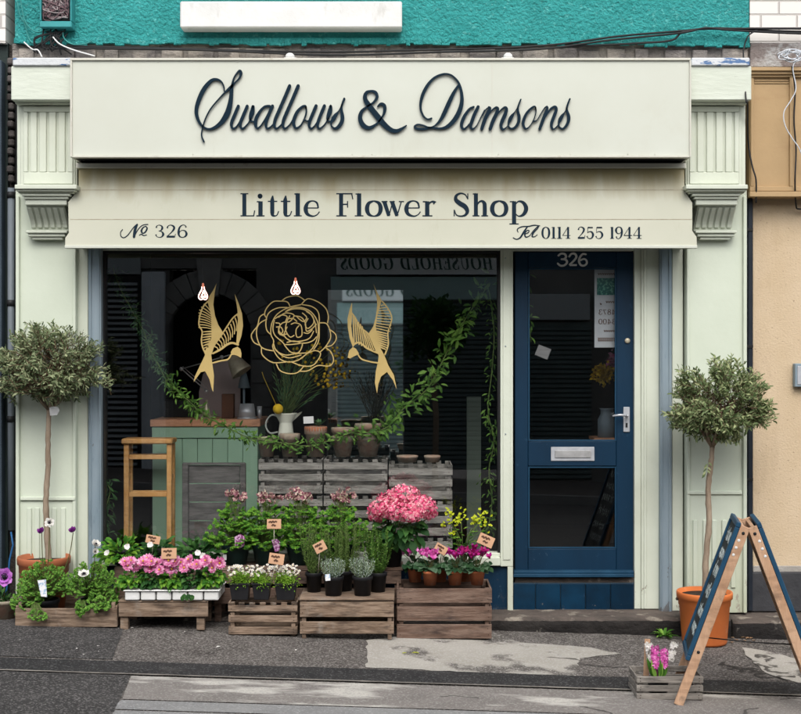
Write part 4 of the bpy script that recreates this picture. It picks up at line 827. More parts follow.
# arched doorway: ring of voussoirs, keystone, dark door
b = MB(); cx, cz = VX(209), VZ(335); r0, r1 = 42/64, 66/64
for i in range(13):
    a0, a1 = math.pi*(i+.025)/13, math.pi*(i+.975)/13; poly = [(cx+r*math.cos(a), YO+.03, cz+r*math.sin(a)) for r, a in ((r0,a0),(r1,a0),(r1,a1),(r0,a1))]; b.prism(poly, (0,-.2,0))
for sx in (-1, 1):
    for i in range(6): b.box(cx+sx*r0, cx+sx*(r1-.05), YO-.17, YO+.02, cz-.38*(i+1)+.012, cz-.38*i-.012)
b.build('arch_stone', pm('pale_arch_stone', (.27,.265,.25), (.17,.165,.155), 3, .9, .5, 14, island=.15), op, bevel=.01)
b = MB(); b.prism([(cx-.14,YO+.08,cz+.6),(cx+.14,YO+.08,cz+.6),(cx+.21,YO+.08,cz+1.3),(cx-.21,YO+.08,cz+1.3)], (0,-.2,0)); b.build('keystone', pm('keystone_stone', (.36,.355,.34), (.26,.255,.24), 4, .9, .5, 14), op, bevel=.01)
MB().box(VX(160), VX(256), YO-.6, YO-.41, -.6, VZ(268)).build('arched_door', M['dark'], op)
b = ob(MB(), 142, 165, 272, 480, .12); ob(b, 146, 161, 285, 476, .15, .13); b.build('pilaster', pm('pale_blue_grey_paint', (.62,.66,.70), (.54,.58,.62), 3, .6), op, bevel=.02)
b = ob(MB(), 104, 140, 250, 274, .05); b.build('panel', pm('grey_panel_paint', (.30,.33,.34), None, rough=.6), op)
lv = ob(MB(), 102, 141, 276, 480, .02).build('louvre_frame', M['black'], op)
b = MB()
for i in range(34):
    z = VZ(284)-i*.088; b.beam((VX(105), YO+.05, z), (VX(137), YO+.05, z), .05, .012, side=(0, .8, .6))
b.build('louvre', pm('grey_louvre', (.30,.33,.34), None, rough=.5), op)
def roller(x0, x1, y0, y1, c):
    b = MB(); n = int((VZ(y0)-VZ(y1))/.075)
    for i in range(n):
        z = VZ(y1)+i*.075; b.add([(VX(x0),YO+.02,z),(VX(x1),YO+.02,z),(VX(x1),YO+.05,z+.02),(VX(x0),YO+.05,z+.02),(VX(x0),YO+.05,z+.055),(VX(x1),YO+.05,z+.055),(VX(x0),YO+.02,z+.072),(VX(x1),YO+.02,z+.072)], [(0,1,2,3),(3,2,5,4),(4,5,7,6)])
    b.box(VX(x0), VX(x1), YO-.02, YO+.018, VZ(y1), VZ(y0)); b.build('roller_shutter', c, op)
rs = pm('grey_green_shutter', (.13,.17,.17), (.10,.13,.13), 4, .5)
roller(331, 498, 301, 470, rs); roller(528, 592, 322, 480, rs)
b = ob(MB(), 499, 519, 301, 480, .1); b.build('pilaster', pm('dark_pilaster', (.10,.11,.11), None, rough=.6), op)
b = ob(MB(), 331, 520, 277, 300, .16); b.build('shutter_housing', pm('pale_turquoise_paint', (.36,.50,.49), (.32,.46,.45), 3, .6), op, bevel=.01)
b = ob(MB(), 524, 590, 294, 320, .12); b.build('shutter_housing', pm('pale_grey_paint', (.42,.45,.46), None, rough=.6), op, bevel=.01)
so_ = thing('sign_board', 'white sign reading household goods across the road, seen reversed in the glass', 'sign', (0, YO, VZ(275)))
b = ob(MB(), 337, 497, 247, 275, .22); b.build('board', pm('white_fascia', (.74,.76,.76), (.66,.69,.69), 2, .5), so_)
ink = Ink(lambda u, v: Vector((u, YO+.222, v)), (0,1,0), .004)
txt = 'HOUSEHOLD GOODS'; wd = {'H':1.1,'O':1.15,'U':1.05,'S':.78,'E':.85,'L':.85,'D':1.1,'G':1.1,' ':.6}
tot = sum(wd[c_] for c_ in txt); xx = VX(493); unit = (VX(493)-VX(341))/tot
for ch in txt:
    w_ = wd[ch]*unit
    if ch != ' ':
        for kk, pts in GL[ch]: ink.stroke([(xx-(.06+.84*x)*w_-.03*y, VZ(270)+.2*y, max(w2,.05)*.24) for x, y, w2 in pts], kk == 'C', False)
    xx -= w_
ink.mb.build('lettering', pm('dark_green_letters', (.01,.05,.035), None, rough=.5), so_)

def foliage(b, c, rad, n, L, W, r, up=.3, clump=.25, nclump=18, full=False, curl=.25, shell=.55, droop=0):
    c = Vector(c); cl = []
    for _ in range(nclump):
        v = Vector((r.gauss(0,1), r.gauss(0,1), r.gauss(0,1))).normalized()*r.uniform(shell, 1)
        cl.append(Vector((v.x*rad[0], v.y*rad[1], v.z*rad[2])))
    for _ in range(n):
        q = r.choice(cl)*r.uniform(.55, 1.0)+Vector((r.gauss(0,1)*rad[0], r.gauss(0,1)*rad[1], r.gauss(0,1)*rad[2]))*clump
        d = (Vector((q.x/rad[0], q.y/rad[1], q.z/rad[2]))+Vector((r.gauss(0,1), r.gauss(0,1), r.gauss(0,1)))*.7+Vector((0,0,up))).normalized()
        nn = Vector((r.gauss(0,.6), r.gauss(0,.6)-.3, 1))
        s = r.uniform(.65, 1.25)
        b.leaf(c+q, d, nn, L*s, W*s, .12, curl+droop, full)
    return b
t_ = thing('street_tree', 'dark leafy tree on the far pavement, a silhouette in the mirror behind the right swallow', 'tree', (.5, -10.6, gz(.5,-10.6)))
r = random.Random(11); b = MB(); foliage(b, (.5,-10.6,2.05), (.5,.5,.52), 1900, .11, .06, r, nclump=24, clump=.16); b.build('crown', M['deep'], t_)
b = MB(); b.tube([(.5,-10.6,gz(.5,-10.6)-.05),(.52,-10.6,.8),(.47,-10.6,1.6),(.52,-10.6,2.3)], [.05,.045,.035,.015], 8); b.tube([(.49,-10.6,1.5),(.25,-10.5,2.1)], [.025,.01], 6); b.tube([(.49,-10.6,1.6),(.8,-10.7,2.2)], [.025,.01], 6); b.build('trunk', M['bark'], t_)

# ================================================================ INSIDE THE SHOP
def pot_mb(c, r0, r1, h, rim=.0, rimh=.0, n=26, wall=.006, mb=None):
    b = mb or MB(); pr = [(r0, 0)]
    if rim: pr += [(r1-rim*.2, h-rimh), (r1+rim, h-rimh+.002), (r1+rim*1.1, h-.004), (r1+rim*.7, h)]
    else: pr += [(r1, h)]
    pr += [(r1-wall, h-.002), (r1-wall-.004, h-.022), (.001, h-.024)]
    return b.lathe(c, pr, n)
# stool
st = thing('bar_stool', 'tall pine bar stool standing at the left end of the green counter', 'stool', (PX(147,.45), .6, .11))
b = MB()
Ys0, Ys1 = .45, .60
b.box(PX(121.5,Ys0), PX(172.5,Ys0), Ys0-.02, Ys1+.02, PZ(444,Ys0), PZ(438.8,Ys0)); b.build('seat', M['stool'], st, bevel=.008)
for x in (123.5, 166.5):
    for Y in (Ys0, Ys1-.035):
        X = PX(x, Ys0); b = MB(); b.box(X, X+.033, Y, Y+.033, .11, PZ(444.2,Ys0)); b.build('leg', M['stool'], st, bevel=.004)
for y in (455, 492.5):
    for Y in (Ys0+.006, Ys1-.03):
        b = MB(); b.box(PX(123.5,Ys0)+.034, PX(166.5,Ys0)-.001, Y, Y+.02, PZ(y+4.5,Ys0), PZ(y,Ys0)); b.build('rung', M['stool'], st, bevel=.003)
for x in (123.5, 166.5):
    b = MB(); X = PX(x,Ys0)+.006; b.box(X, X+.02, Ys0+.034, Ys1-.036, PZ(480,Ys0), PZ(475,Ys0)); b.build('rung', M['stool'], st, bevel=.003)
# counter
ct = thing('counter', 'sage green boarded counter with a brown wooden top', 'counter', (PX(207,.8), 1.0, .11))
Yc = .8
b = MB(); b.box(PX(150.5,Yc), PX(192,Yc)-.001, Yc-.02, 1.32, PZ(426.6,Yc), PZ(419.5,Yc)); b.box(PX(192,Yc)+.001, PX(260.5,Yc), Yc-.02, 1.32, PZ(426.6,Yc), PZ(419.5,Yc)); b.build('top', M['ctop'], ct, bevel=.004)
b = MB(); b.box(PX(152,Yc), PX(258,Yc), Yc-.008, 1.3, PZ(438,Yc), PZ(427,Yc)); b.build('rail', M['counter'], ct, bevel=.003)
b = MB(); xs = [152+15.1*i for i in range(8)]
for a, c in zip(xs[:-1], xs[1:]): b.box(PX(a,Yc)+.0015, PX(c,Yc)-.0015, Yc+.006, Yc+.026, .11, PZ(438.3,Yc))
b.box(PX(152,Yc), PX(257.5,Yc), Yc+.027, 1.28, .11, PZ(438.3,Yc)); b.build('matchboarding', M['counter'], ct, bevel=.002)
# display platform
MBp = MB(); MBp.box(PX(176,.1), PX(497,.1), .12, .62, .11, .34); tag(MBp.build('display_platform', M['roomfloor'], bevel=.004), 'low dark platform under the grey crates inside the window', 'platform')
# boarded panel leaning inside the window
pn = thing('boarded_panel', 'charcoal board made of five wide planks leaning on the counter', 'panel', (PX(213,.22), .24, .34))
b = MB(); Yp = .22
for i in range(5):
    y0, y1 = 465.5+i*18.6, 465.5+(i+1)*18.6-1.0; b.pbox(188.6, 239.6, y0, y1, Yp, Yp+.016)
b.build('plank', M['panelwood'], pn, bevel=.002)
for x0, x1 in ((182.2, 188.2), (239.9, 245.4)):
    b = MB(); b.pbox(x0, x1, 463.6, 560, Yp-.01, Yp+.03); b.build('side_rail', M['panelwood'], pn, bevel=.003)
b = MB(); b.pbox(183, 245, 462.6, 465, Yp-.012, Yp-.0005); b.build('top_strip', M['panelwood'], pn, bevel=.001)
# slatted grey crates, stacked
def slat_crate(name, label, X0, X1, Y0, Y1, z0, z1, mat, rows, cat='crate', group=None, castell=True, posts='in', feet=0.0, deck=None, th=.011, tilt=None):
    t = thing(name, label, cat, ((X0+X1)/2, (Y0+Y1)/2, z0), group); h = z1-z0; rr = random.Random(int((X0+3)*1000+z0*77))
    def slat(b, xa, xb, ya, yb, za, zb): b.box(xa, xb, ya, yb, za+rr.uniform(-.0015,.0015), zb+rr.uniform(-.0015,.0015))
    for nm, ya in (('front', Y0), ('back', Y1-th)):
        b = MB()
        for i, (a, c) in enumerate(rows):
            za, zb = z0+h*a, z0+h*c
            if castell and i == len(rows)-1:
                zn = zb-(zb-za)*.32; b.box(X0, X1, ya, ya+th, za, zn); n = 6; g = .028; s_ = ((X1-X0)-n*g)/(n+1)
                for k_ in range(n+1): b.box(X0+k_*(s_+g), X0+k_*(s_+g)+s_, ya, ya+th, zn+.0003, zb)
            else: slat(b, X0+rr.uniform(0,.003), X1-rr.uniform(0,.003), ya, ya+th, za, zb)
        b.build('%s_slats' % nm if nm == 'back' else 'front_slats', mat, t, bevel=.0018)
        if nm == 'front':
            nb = MB()
            for a, c in rows:
                for xq in (X0+.02, X1-.022):
                    for f_ in (.28, .72): nb.lathe((xq+rr.uniform(-.003,.003), Y0-.0002, z0+h*(a+(c-a)*f_)), [(.0026,0),(.0024,.0008),(.0001,.001)], 7, (0,-1,0))
            nb.build('nail_heads', M['rust'], t)
    for xa in (X0, X1-th):
        b = MB()
        for a, c in rows: slat(b, xa+.001, xa+th-.001, Y0+th+.001, Y1-th-.001, z0+h*a, z0+h*c)
        b.build('end_slats', mat, t, bevel=.0018)
    for xa in (X0+th+.002, X1-th-.026):
        for ya in (Y0+th+.001, Y1-th-.025):
            b = MB(); b.box(xa, xa+.024, ya, ya+.024, z0-feet, z1-.004); b.build('corner_post', mat, t, bevel=.002)
    if deck is not None:
        b = MB(); n = deck; w_ = (Y1-Y0-.0)/n
        for i in range(n): b.box(X0-.002, X1+.002, Y0-.004+i*w_, Y0-.004+(i+1)*w_-.006, z1+.0005, z1+.013)
        b.build('deck_boards', mat, t, bevel=.002)
    else:
        b = MB(); n = 4; w_ = (Y1-Y0-.03)/n
        for i in range(n): b.box(X0+.013, X1-.013, Y0+.014+i*w_, Y0+.014+(i+1)*w_-.008, z0+h*.03, z0+h*.03+.008)
        b.build('base_slats', mat, t, bevel=.0018)
    return t
Yk = .15; rows3 = [(.03,.26),(.38,.58),(.70,.985)]
hc = 36.6*SC(Yk)
z3 = PZ(458.5,Yk)-3*hc
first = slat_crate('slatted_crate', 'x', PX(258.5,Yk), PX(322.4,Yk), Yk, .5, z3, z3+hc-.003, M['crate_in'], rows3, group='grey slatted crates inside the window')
first['label'] = 'grey slatted crate in the left stack inside the window, hidden low behind the columbines'
G_ = 'grey slatted crates inside the window'
wC = (323.6-258.5)*SC(Yk)
lab = {(0,1):'grey slatted crate in the left stack inside the window, second from the top', (0,2):'grey slatted crate carrying the small terracotta pot, topmost of the left stack',
       (1,0):'grey slatted crate low in the middle stack inside the window, behind the rosemary', (1,1):'grey slatted crate in the middle stack inside the window, second from the top', (1,2):'grey slatted crate topping the middle stack, under the two double stacked pots',
       (2,0):'grey slatted crate in the right stack behind the hydrangea leaves', (2,1):'grey slatted crate in the right stack beside the hydrangea head', (2,2):'grey slatted crate with two upturned shallow pots on it, topmost of right stack'}
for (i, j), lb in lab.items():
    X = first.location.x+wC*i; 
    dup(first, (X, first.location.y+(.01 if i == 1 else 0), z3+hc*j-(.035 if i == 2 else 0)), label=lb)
zt = z3+3*hc
ztc = zt-.035
# old clay pots on the crates
def oldpot(label, px0, px1, y0, Y, z, double=False, r0f=.68, plant=None):
    r1 = (px1-px0)/2*SC(Y); X = PX((px0+px1)/2, Y); top = PZ(y0, Y); h = top-z
    t = thing('clay_pot', label, 'pot', (X, Y, z), 'old clay pots on the crates inside the window')
    if double:
        h1 = h*.72; pot_mb((X,Y,z), r1*r0f*.94, r1*.92, h1, .004, h1*.28).build('pot', M['oldpot'], t)
        pot_mb((X,Y,z+h1*.55), r1*.72, r1*.95, h-h1*.55, .005, h*.17).build('nested_pot', M['oldpot'], t)
    else: pot_mb((X,Y,z), r1*r0f, r1*.94, h, .005, h*.26).build('pot', M['oldpot'], t)
    return t, X, top, r1
Yq = .32
oldpot('brown old clay pot half in shadow, first from the counter end', 257.5, 276, 437, Yq, zt)
oldpot('lichened clay pot standing under the white enamel jug', 279.5, 300, 433.5, Yq, zt)
t3, X3, top3, r3 = oldpot('clay pot with bright orange rim holding a small succulent and a white card', 304.5, 327, 426.5, Yq, zt)
oldpot('mossy pale clay pot nested in another, between succulent pot and garland', 331.5, 354.5, 427.5, Yq, zt, True)
oldpot('widest pair of nested clay pots where the garland crosses the crates', 354.8, 381.5, 423.5, Yq, zt, True)
b = MB(); b.lathe((X3,Yq,top3-.03), [(r3*.93,0),(r3*1.01,.002),(r3*1.02,.027),(r3*.96,.031),(r3*.9,.03),(r3*.88,.012),(.001,.01)], 24); b.build('rim', M['terraclay'], t3)
r = random.Random(5); b = MB()
for i in range(22):
    a = r.uniform(0,6.28); d = Vector((math.cos(a), math.sin(a), r.uniform(.5,1.6))); b.leaf(Vector((X3+.02,Yq,top3)), d, Vector((0,0,1)), .07*r.uniform(.6,1.1), .018, .1, .1)
b.build('succulent', M['fern'], t3)
b = MB(); b.obox(P(308.5,420,.3), (.066,.002,.045), Euler((0,R(-3),0))); b.build('label_card', M['white'], t3)
for px0, px1, lb in ((396.5, 418, 'wide shallow clay dish upside down on the right crate stack'), (424, 440.5, 'small shallow clay dish upside down at the right end of the crates')):
    X = PX((px0+px1)/2,.3); rr_ = (px1-px0)/2*SC(.3); t = thing('clay_dish', lb, 'dish', (X,.3,ztc), 'old clay pots on the crates inside the window')
    b = MB(); b.lathe((X,.3,ztc), [(rr_*.82,0),(rr_*.97,.03),(rr_,.031),(rr_,.042),(rr_*.9,.044),(.001,.044)], 24); b.build('dish', M['oldpot'], t)
# enamel jug with mimosa stems
jg = thing('enamel_jug', 'white enamel jug full of tall yellow mimosa stems behind the clay pots', 'jug', (PX(285,.5), .5, PZ(436,.5)))
xj = PX(286,.5); s_ = SC(.5)
b = MB(); b.lathe((xj,.5,PZ(437,.5)), [(8*s_,0),(7.8*s_,.02),(6.4*s_,14*s_),(6.6*s_,15*s_),(11*s_,23*s_),(11.4*s_,24*s_),(10.6*s_,23.6*s_),(6*s_,15*s_),(.001,14*s_)], 24); b.build('body', pm('cream_enamel', (.72,.73,.62), (.66,.67,.57), 6, .3), jg)
b = MB(); b.prism([(xj+8*s_,.48,PZ(415,.5)),(xj+16*s_,.49,PZ(411.5,.5)),(xj+15*s_,.5,PZ(413.5,.5)),(xj+7*s_,.5,PZ(421,.5))], (0,.035,0)); b.build('spout', pm('cream_enamel_spout', (.72,.73,.62), None, rough=.3), jg)
b = MB(); b.tube([Vector(p) for p in crom([tuple(P(x,y,.5)) for x, y in ((279,417),(272,415),(267,420),(266,427),(270,433),(278,432))],5)], .006, 8); b.build('handle', pm('grey_enamel_handle', (.35,.37,.34), None, rough=.3), jg)
r = random.Random(21)
ms = thing('mimosa_bunch', 'bunch of long green stems with yellow pompoms standing in the enamel jug', 'flowers', (PX(286,.5), .5, PZ(418,.5)))
b = MB(); y_ = MB(); lf = MB()
heads = [(331,387),(318,386),(338,372),(330,362),(322,350),(341,358),(312,372),(306,365),(326,372),(317,360),(300,352),(290,360),(277,345),(333,350),(344,375),(324,380),(309,352)]
for hx, hy in heads:
    p0 = P(286+r.uniform(-4,4), 416, .5); p1_ = P(hx, hy, .5+r.uniform(-.08,.08)); mid = (p0+p1_)/2+Vector((-.01*(hx-286)/20,0,.04)); b.tube([Vector(p) for p in crom([tuple(p0),tuple(mid),tuple(p1_)],5)], .0016, 5)
    for k_ in range(5): y_.ball(p1_+Vector((r.gauss(0,.022),r.gauss(0,.02),r.gauss(0,.02))), r.uniform(.007,.012), 7, 5)
for i in range(46):
    x1_ = r.uniform(272,322); y1_ = r.uniform(342,395); p0 = P(286+r.uniform(-5,5), 416, .5); p1_ = P(x1_, y1_, .5+r.uniform(-.1,.1)); b.tube([p0, (p0+p1_)/2+Vector((r.gauss(0,.006),0,.01)), p1_], .0015, 4)
    for k_ in range(7): q = p0.lerp(p1_, .35+k_*.09); lf.leaf(q, (p1_-p0).normalized()+Vector((r.gauss(0,.4),r.gauss(0,.4),0)), Vector((0,-1,.3)), .05, .006, .1, .2, False)
b.build('stems', M['stem'], ms); lf.build('leaves', M['fern'], ms); y_.build('pompoms', M['yellow'], ms)
b = MB(); b.ball(P(278,409,.42), .034, 14, 9); b.tube([P(278,409,.42), P(264,378,.45), P(262,372,.45)], .0015, 5); tag(b.build('pompom_flower', M['yellow']), 'big round yellow pompom flower low beside the jug lip', 'flower')
# desk lamp on the counter
dl = thing('desk_lamp', 'jointed metal desk lamp standing on the wooden counter top', 'lamp', (PX(207,.95), .95, PZ(419.5,Yc)))
zc_ = PZ(419.5,Yc); xl = PX(206.5,.95)
b = MB(); b.lathe((xl,.95,zc_), [(.052,0),(.05,.018),(.03,.024),(.024,.05),(.02,.075),(.012,.09),(.01,.13),(.001,.13)], 20); b.build('base', M['brass'], dl)
b = MB(); b.tube([P(206.5,391,.95), P(181.5,369,.93)], .0045, 6); b.tube([P(207.5,388,.97), P(182.5,366.5,.95)], .003, 6); b.tube([P(181.5,369,.93), P(233,354,.85)], .0045, 6); b.build('arm', M['steel'], dl)
b = MB()
for x, y, Y in ((206.5,391,.95),(181.5,369,.93),(222,357,.87)): b.lathe(P(x,y,Y)+Vector((0,-.012,0)), [(.012,-.02),(.014,0),(.001,.002)], 12, (0,-1,0))
b.build('joint', M['steel'], dl)
b = MB(); b.lathe(P(231,356,.85), [(.012,0),(.03,.01),(.05,.045),(.072,.125),(.076,.14),(.072,.14),(.046,.045),(.001,.02)], 22, (.55,-.15,-.8)); b.build('shade', M['brass'], dl)
t_ = thing('arched_board', 'dull grey-brown board with a rounded top behind the desk lamp', 'board', (PX(220,1.2), 1.2, zc_))
pts = [(199,420),(199,392),(203,374),(212,364),(224,360),(240,361),(240,420)]; MB().prism([P(x,y,1.2)+Vector((0,0,(zc_-PZ(420,1.2)) if y == 420 else 0)) for x, y in pts], (0,.03,0)).build('board', pm('taupe_fabric', (.42,.35,.34), (.37,.31,.30), 5, .9), t_)
t_ = MB(); t_.box(PX(221.5,.95), PX(233.5,.95), .95, 1.03, zc_, PZ(394,.95)); tag(t_.build('wooden_block', pm('dark_brown_box', (.14,.07,.045), (.10,.05,.035), 9, .8, .3, 30), bevel=.003), 'small dark brown wooden box on the counter under the lamp shade', 'box')
t_ = thing('galvanised_bucket', 'small galvanised bucket at the right end of the counter top', 'bucket', (PX(248,.9), .9, zc_))
b = pot_mb((PX(247,.9),.9,zc_), .062, .048, .105); b.build('body', M['steel_light'], t_); b = MB(); b.lathe((PX(247,.9),.9,zc_), [(.069,0),(.07,.008),(.063,.012),(.001,.012)], 24); b.build('foot_rim', M['steel_light'], t_)
b = pot_mb((PX(259.5,.95),.95,zc_), .014, .018, .085); tag(b.build('metal_cup', M['steel_light']), 'narrow metal cup beside the bucket at the counter edge', 'cup')
b = MB(); b.lathe(P(244,388,1.05), [(.045,0),(.012,.13),(.001,.131)], 18); b.tube([P(244,388,1.05), Vector((PX(244,1.05),1.05,zc_))], .008, 8); tag(b.build('metal_funnel', M['galv']), 'slim grey cone on a stem behind the bucket', 'funnel')
b = MB(); b.box(PX(163,1.1), PX(196,1.1), 1.1, 1.28, zc_, PZ(400,1.1)); tag(b.build('dark_crate', M['black'], bevel=.006), 'low black tub at the back of the counter top, left of the lamp', 'tub')
# mirror
mr_ = thing('mirror', 'tall tilted mirror behind the right swallow, showing the street', 'mirror', (PX(366,1.0), 1.0, .11))
cm = (P(365.5,375,1.0)); q = Euler((R(-.72), R(0), R(0))); hgt = 170*SC(1.0); wdt = 75*SC(1.0)
MB().obox(cm+Vector((0,.012,0)), (wdt+.02,.016,hgt+.02), q).build('frame', M['black'], mr_)
MB().obox(cm, (wdt,.004,hgt), q).build('mirror_glass', M['mirror'], mr_)
b = MB(); b.box(cm.x-wdt/2, cm.x-wdt/2+.03, 1.02, 1.05, .11, cm.z); b.box(cm.x+wdt/2-.03, cm.x+wdt/2, 1.02, 1.05, .11, cm.z); b.build('stand', M['black'], mr_)
# pendant bulbs
M['bulb'] = emit('lit_bulb_tube', (1.0,.80,.72), 2.2); M['bulbhalo'] = emit('halo_and_neck_glow', (1.0,.30,.18), .40)  # second emission is for an added glow halo; the socket shares it
for px, py, lb in ((203, 293, 'glowing looped tube bulb hanging above the left swallow'), (295.5, 287.5, 'glowing looped tube bulb hanging above the gold rose')):
    Y = .7; c = P(px, py, Y); s_ = SC(Y); t = thing('pendant_bulb', lb, 'light bulb', (c.x, Y, c.z), 'looped tube bulbs hanging in the window')
    b = MB()
    halo = MB()
    def loop(pts):
        b.tube([Vector(p) for p in crom([(c.x+x*s_*.86, Y+dy, c.z-z*s_*.92) for x, z, dy in pts], 6)], .0033, 8)
        halo.tube([Vector(p) for p in crom([(c.x+x*s_*.86, Y+dy+.009, c.z-z*s_*.92) for x, z, dy in pts], 6)], .0045, 8)  # thicker red-orange tube behind imitates the glow round the bulb
    loop([(-1.2,-7,0),(-1.6,-4,0),(-4.6,1.5,0),(-5.0,5,0),(-2.8,7.2,0),(0,6.4,0),(2.8,7.2,0),(5.0,5,0),(4.6,1.5,0),(1.6,-4,0),(1.2,-7,0)])
    loop([(0,-3,.02),(-1.2,.5,.02),(-2.6,4.0,.02),(-1.2,4.6,.02),(0,3.2,.02),(1.2,4.6,.02),(2.6,4.0,.02),(1.2,.5,.02),(0,-3,.02)])
    b.build('glowing_tube', M['bulb'], t); halo.build('glow_halo', M['bulbhalo'], t)
    b = MB(); b.lathe((c.x,Y,c.z+5.5*s_), [(.007,0),(.008,.018),(.005,.03),(.001,.03)], 12); b.build('socket', M['bulbhalo'], t)
    b = MB(); b.tube([(c.x,Y,c.z+5.5*s_+.04),(c.x,Y,2.749)], .0018, 5); b.build('cord', M['black'], t)
# pale doorway post, small red flowers, churn and yellow flowers seen inside
b = MB(); b.box(PX(467,1.6), PX(481,1.6), 1.6, 1.66, .11, PZ(397,1.6)); tag(b.build('pale_post', pm('dull_green_post', (.22,.27,.22), None, rough=.7)), 'dull green post standing deep in the shop left of the door', 'post')
ch = thing('milk_churn', 'grey metal churn on a shelf seen through the door glass', 'churn', (PX(607,.9), .9, PZ(438,.9)))
b = MB(); b.lathe((PX(607,.9),.9,PZ(437,.9)), [(.065,0),(.065,.12),(.045,.16),(.045,.19),(.055,.2),(.001,.2)], 22); b.build('body', M['galv'], ch)
b = MB(); b.box(PX(592,.9), PX(625,.9), .8, 1.05, PZ(440,.9), PZ(437,.9)); tag(b.build('wall_shelf', M['ctop']), 'wooden shelf behind the door glass carrying the metal churn', 'shelf')
r = random.Random(31); b = MB(); foliage(b, P(603,374,.75), (.075,.06,.05), 420, .028, .022, r, nclump=12, full=False)
tag(b.build('yellow_flowers', M['yellow']), 'dim yellow flower bunch seen through the upper door glass', 'flowers')
b = MB(); foliage(b, P(613,362,.8), (.025,.03,.05), 150, .028, .022, r, nclump=6); tag(b.build('pink_flowers', M['pink']), 'small dim pink flower beside the yellow bunch in the door', 'flowers')
# poster behind the door glass (its print shows reversed)
ps = thing('poster', 'narrow white poster with reversed print hanging behind the door glass', 'poster', (PX(605,.1), .1, PZ(347,.1)))
b = MB(); b.pbox(594.5, 617.5, 269, 347.5, .10, .102); b.build('sheet', pm('poster_paper', (.40,.42,.44), (.34,.36,.38), 9, .7), ps)
b = MB(); b.pbox(597, 616, 278, 295, .097, .0995); b.build('picture_block', pm('teal_print', (.01,.10,.09), (.10,.30,.22), 60, .7, lo=.5, hi=.6), ps)
ink = Ink(lambda u, v: P(u, v, .0995), (0,-1,0), .001)
def revtxt(s, xr, y, cap, adv):
    for i, ch_ in enumerate(s):
        for kk, pts in GL[ch_]: ink.stroke([(xr-adv*i-x*adv*.85, y-cap*yy, max(w2,.08)*cap) for x, yy, w2 in pts], kk == 'C', False)
GL['8'] = [('C',[(.5,.55,.06),(.2,.7,.12),(.25,.95,.08),(.5,1,.06),(.75,.95,.08),(.8,.7,.12),(.5,.55,.06),(.12,.35,.14),(.2,.06,.08),(.5,0,.06),(.8,.06,.08),(.88,.35,.14),(.5,.55,.06)])]
GL['7'] = [('L',[(.1,.94,.1),(.9,.94,.1)]),('L',[(.88,.95,.06),(.35,0,.14)])]
revtxt('4873', 615.5, 314.5, 5, 4.4); revtxt('3400', 615.5, 324, 5, 4.4)
for i, (a, c, y) in enumerate(((598,616,274),(606,616,302),(600,604,304),(604,616,331),(598,616,338.5),(598,616,340.5))): 
    for k_ in range(int((c-a)/2.2)): x = a+k_*2.2; ink.stroke([(x,y-1,.7),(x+.9,y+.8,.6),(x+1.5,y-.7,.7)], True, False)
ink.mb.build('print', M['ink'], ps)
b = MB(); b.obox(P(543,352,.12), (.085,.002,.07), Euler((0,R(22),0))); tag(b.build('paper_note', pm('grey_note', (.20,.20,.20), None, rough=.8)), 'tilted blank note stuck behind the upper door glass', 'note')
# garlands
def garland(name, label, pts, Y, n, L, W, spread, mat, seed, full=True, lower=0):
    r = random.Random(seed); path = [Vector(p) for p in crom([tuple(P(x, y, Y+r.uniform(-.02,.02))) for x, y in pts], 8)]
    t = thing(name, label, 'garland', path[0]); b = MB(); b.tube(path, .004, 6)
    lf = MB(); m_ = len(path)
    for i in range(n):
        u = r.uniform(0, m_-1.001); k_ = int(u); c = path[k_].lerp(path[k_+1], u-k_); td = (path[k_+1]-path[k_]).normalized()*r.choice((1,1,-1))
        off = Vector((r.gauss(0,1), r.gauss(0,.6), r.gauss(0,1)-lower)).normalized()
        ln = abs(r.gauss(0,spread)); q = c+off*ln
        if ln > spread*1.1 and r.random() < .35: b.tube([c, c.lerp(q,.5)+Vector((0,0,.006)), q], .0012, 4)
        d = (off+td*.7+Vector((r.gauss(0,.35),r.gauss(0,.35),r.gauss(0,.35)))).normalized()
        s = r.uniform(.6,1.25); lf.leaf(q, d, Vector((r.gauss(0,.5),-.8,.6)), L*s, W*s, .12, .25, full)
    b.build('vine', M['stem'], t); lf.build('leaves', mat, t); return t
garland('leaf_garland', 'feathery trailing fern hanging at the upper left of the window', [(113,268),(120,288),(133,312),(143,330),(150,350),(160,368),(168,385)], .25, 560, .035, .006, .03, M['fern'], 1)
garland('leaf_garland', 'leafy garland trailing from the desk lamp along the clay pots', [(168,378),(178,392),(190,402),(200,412),(213,420),(232,430),(250,438),(270,441),(290,444),(310,446),(328,441),(350,433),(362,431)], .24, 460, .042, .013, .026, M['garl'], 2)
garland('leaf_garland', 'thick green garland climbing from the clay pots to the upper right of the window', [(360,433),(376,432),(390,425),(402,410),(415,400),(428,388),(437,372),(447,352),(456,336),(466,318),(478,300),(490,283)], .24, 400, .058, .020, .036, M['garl'], 3)
garland('leaf_garland', 'thin vine hanging down the right edge of the window', [(489,290),(494,330),(492,370),(488,410),(494,440),(489,470),(492,500),(488,530)], .3, 230, .04, .012, .026, M['garl'], 4, lower=.6)
garland('leaf_garland', 'sparse vine hanging low at the left edge of the window', [(103,478),(110,490),(106,508),(104,524),(108,545)], .2, 120, .05, .014, .03, M['deep'], 5, lower=.5)
garland('leaf_garland', 'few long leaves just inside the door glass on its left', [(526,270),(529,290),(528,316),(531,342)], .2, 22, .06, .016, .02, M['garl'], 6)
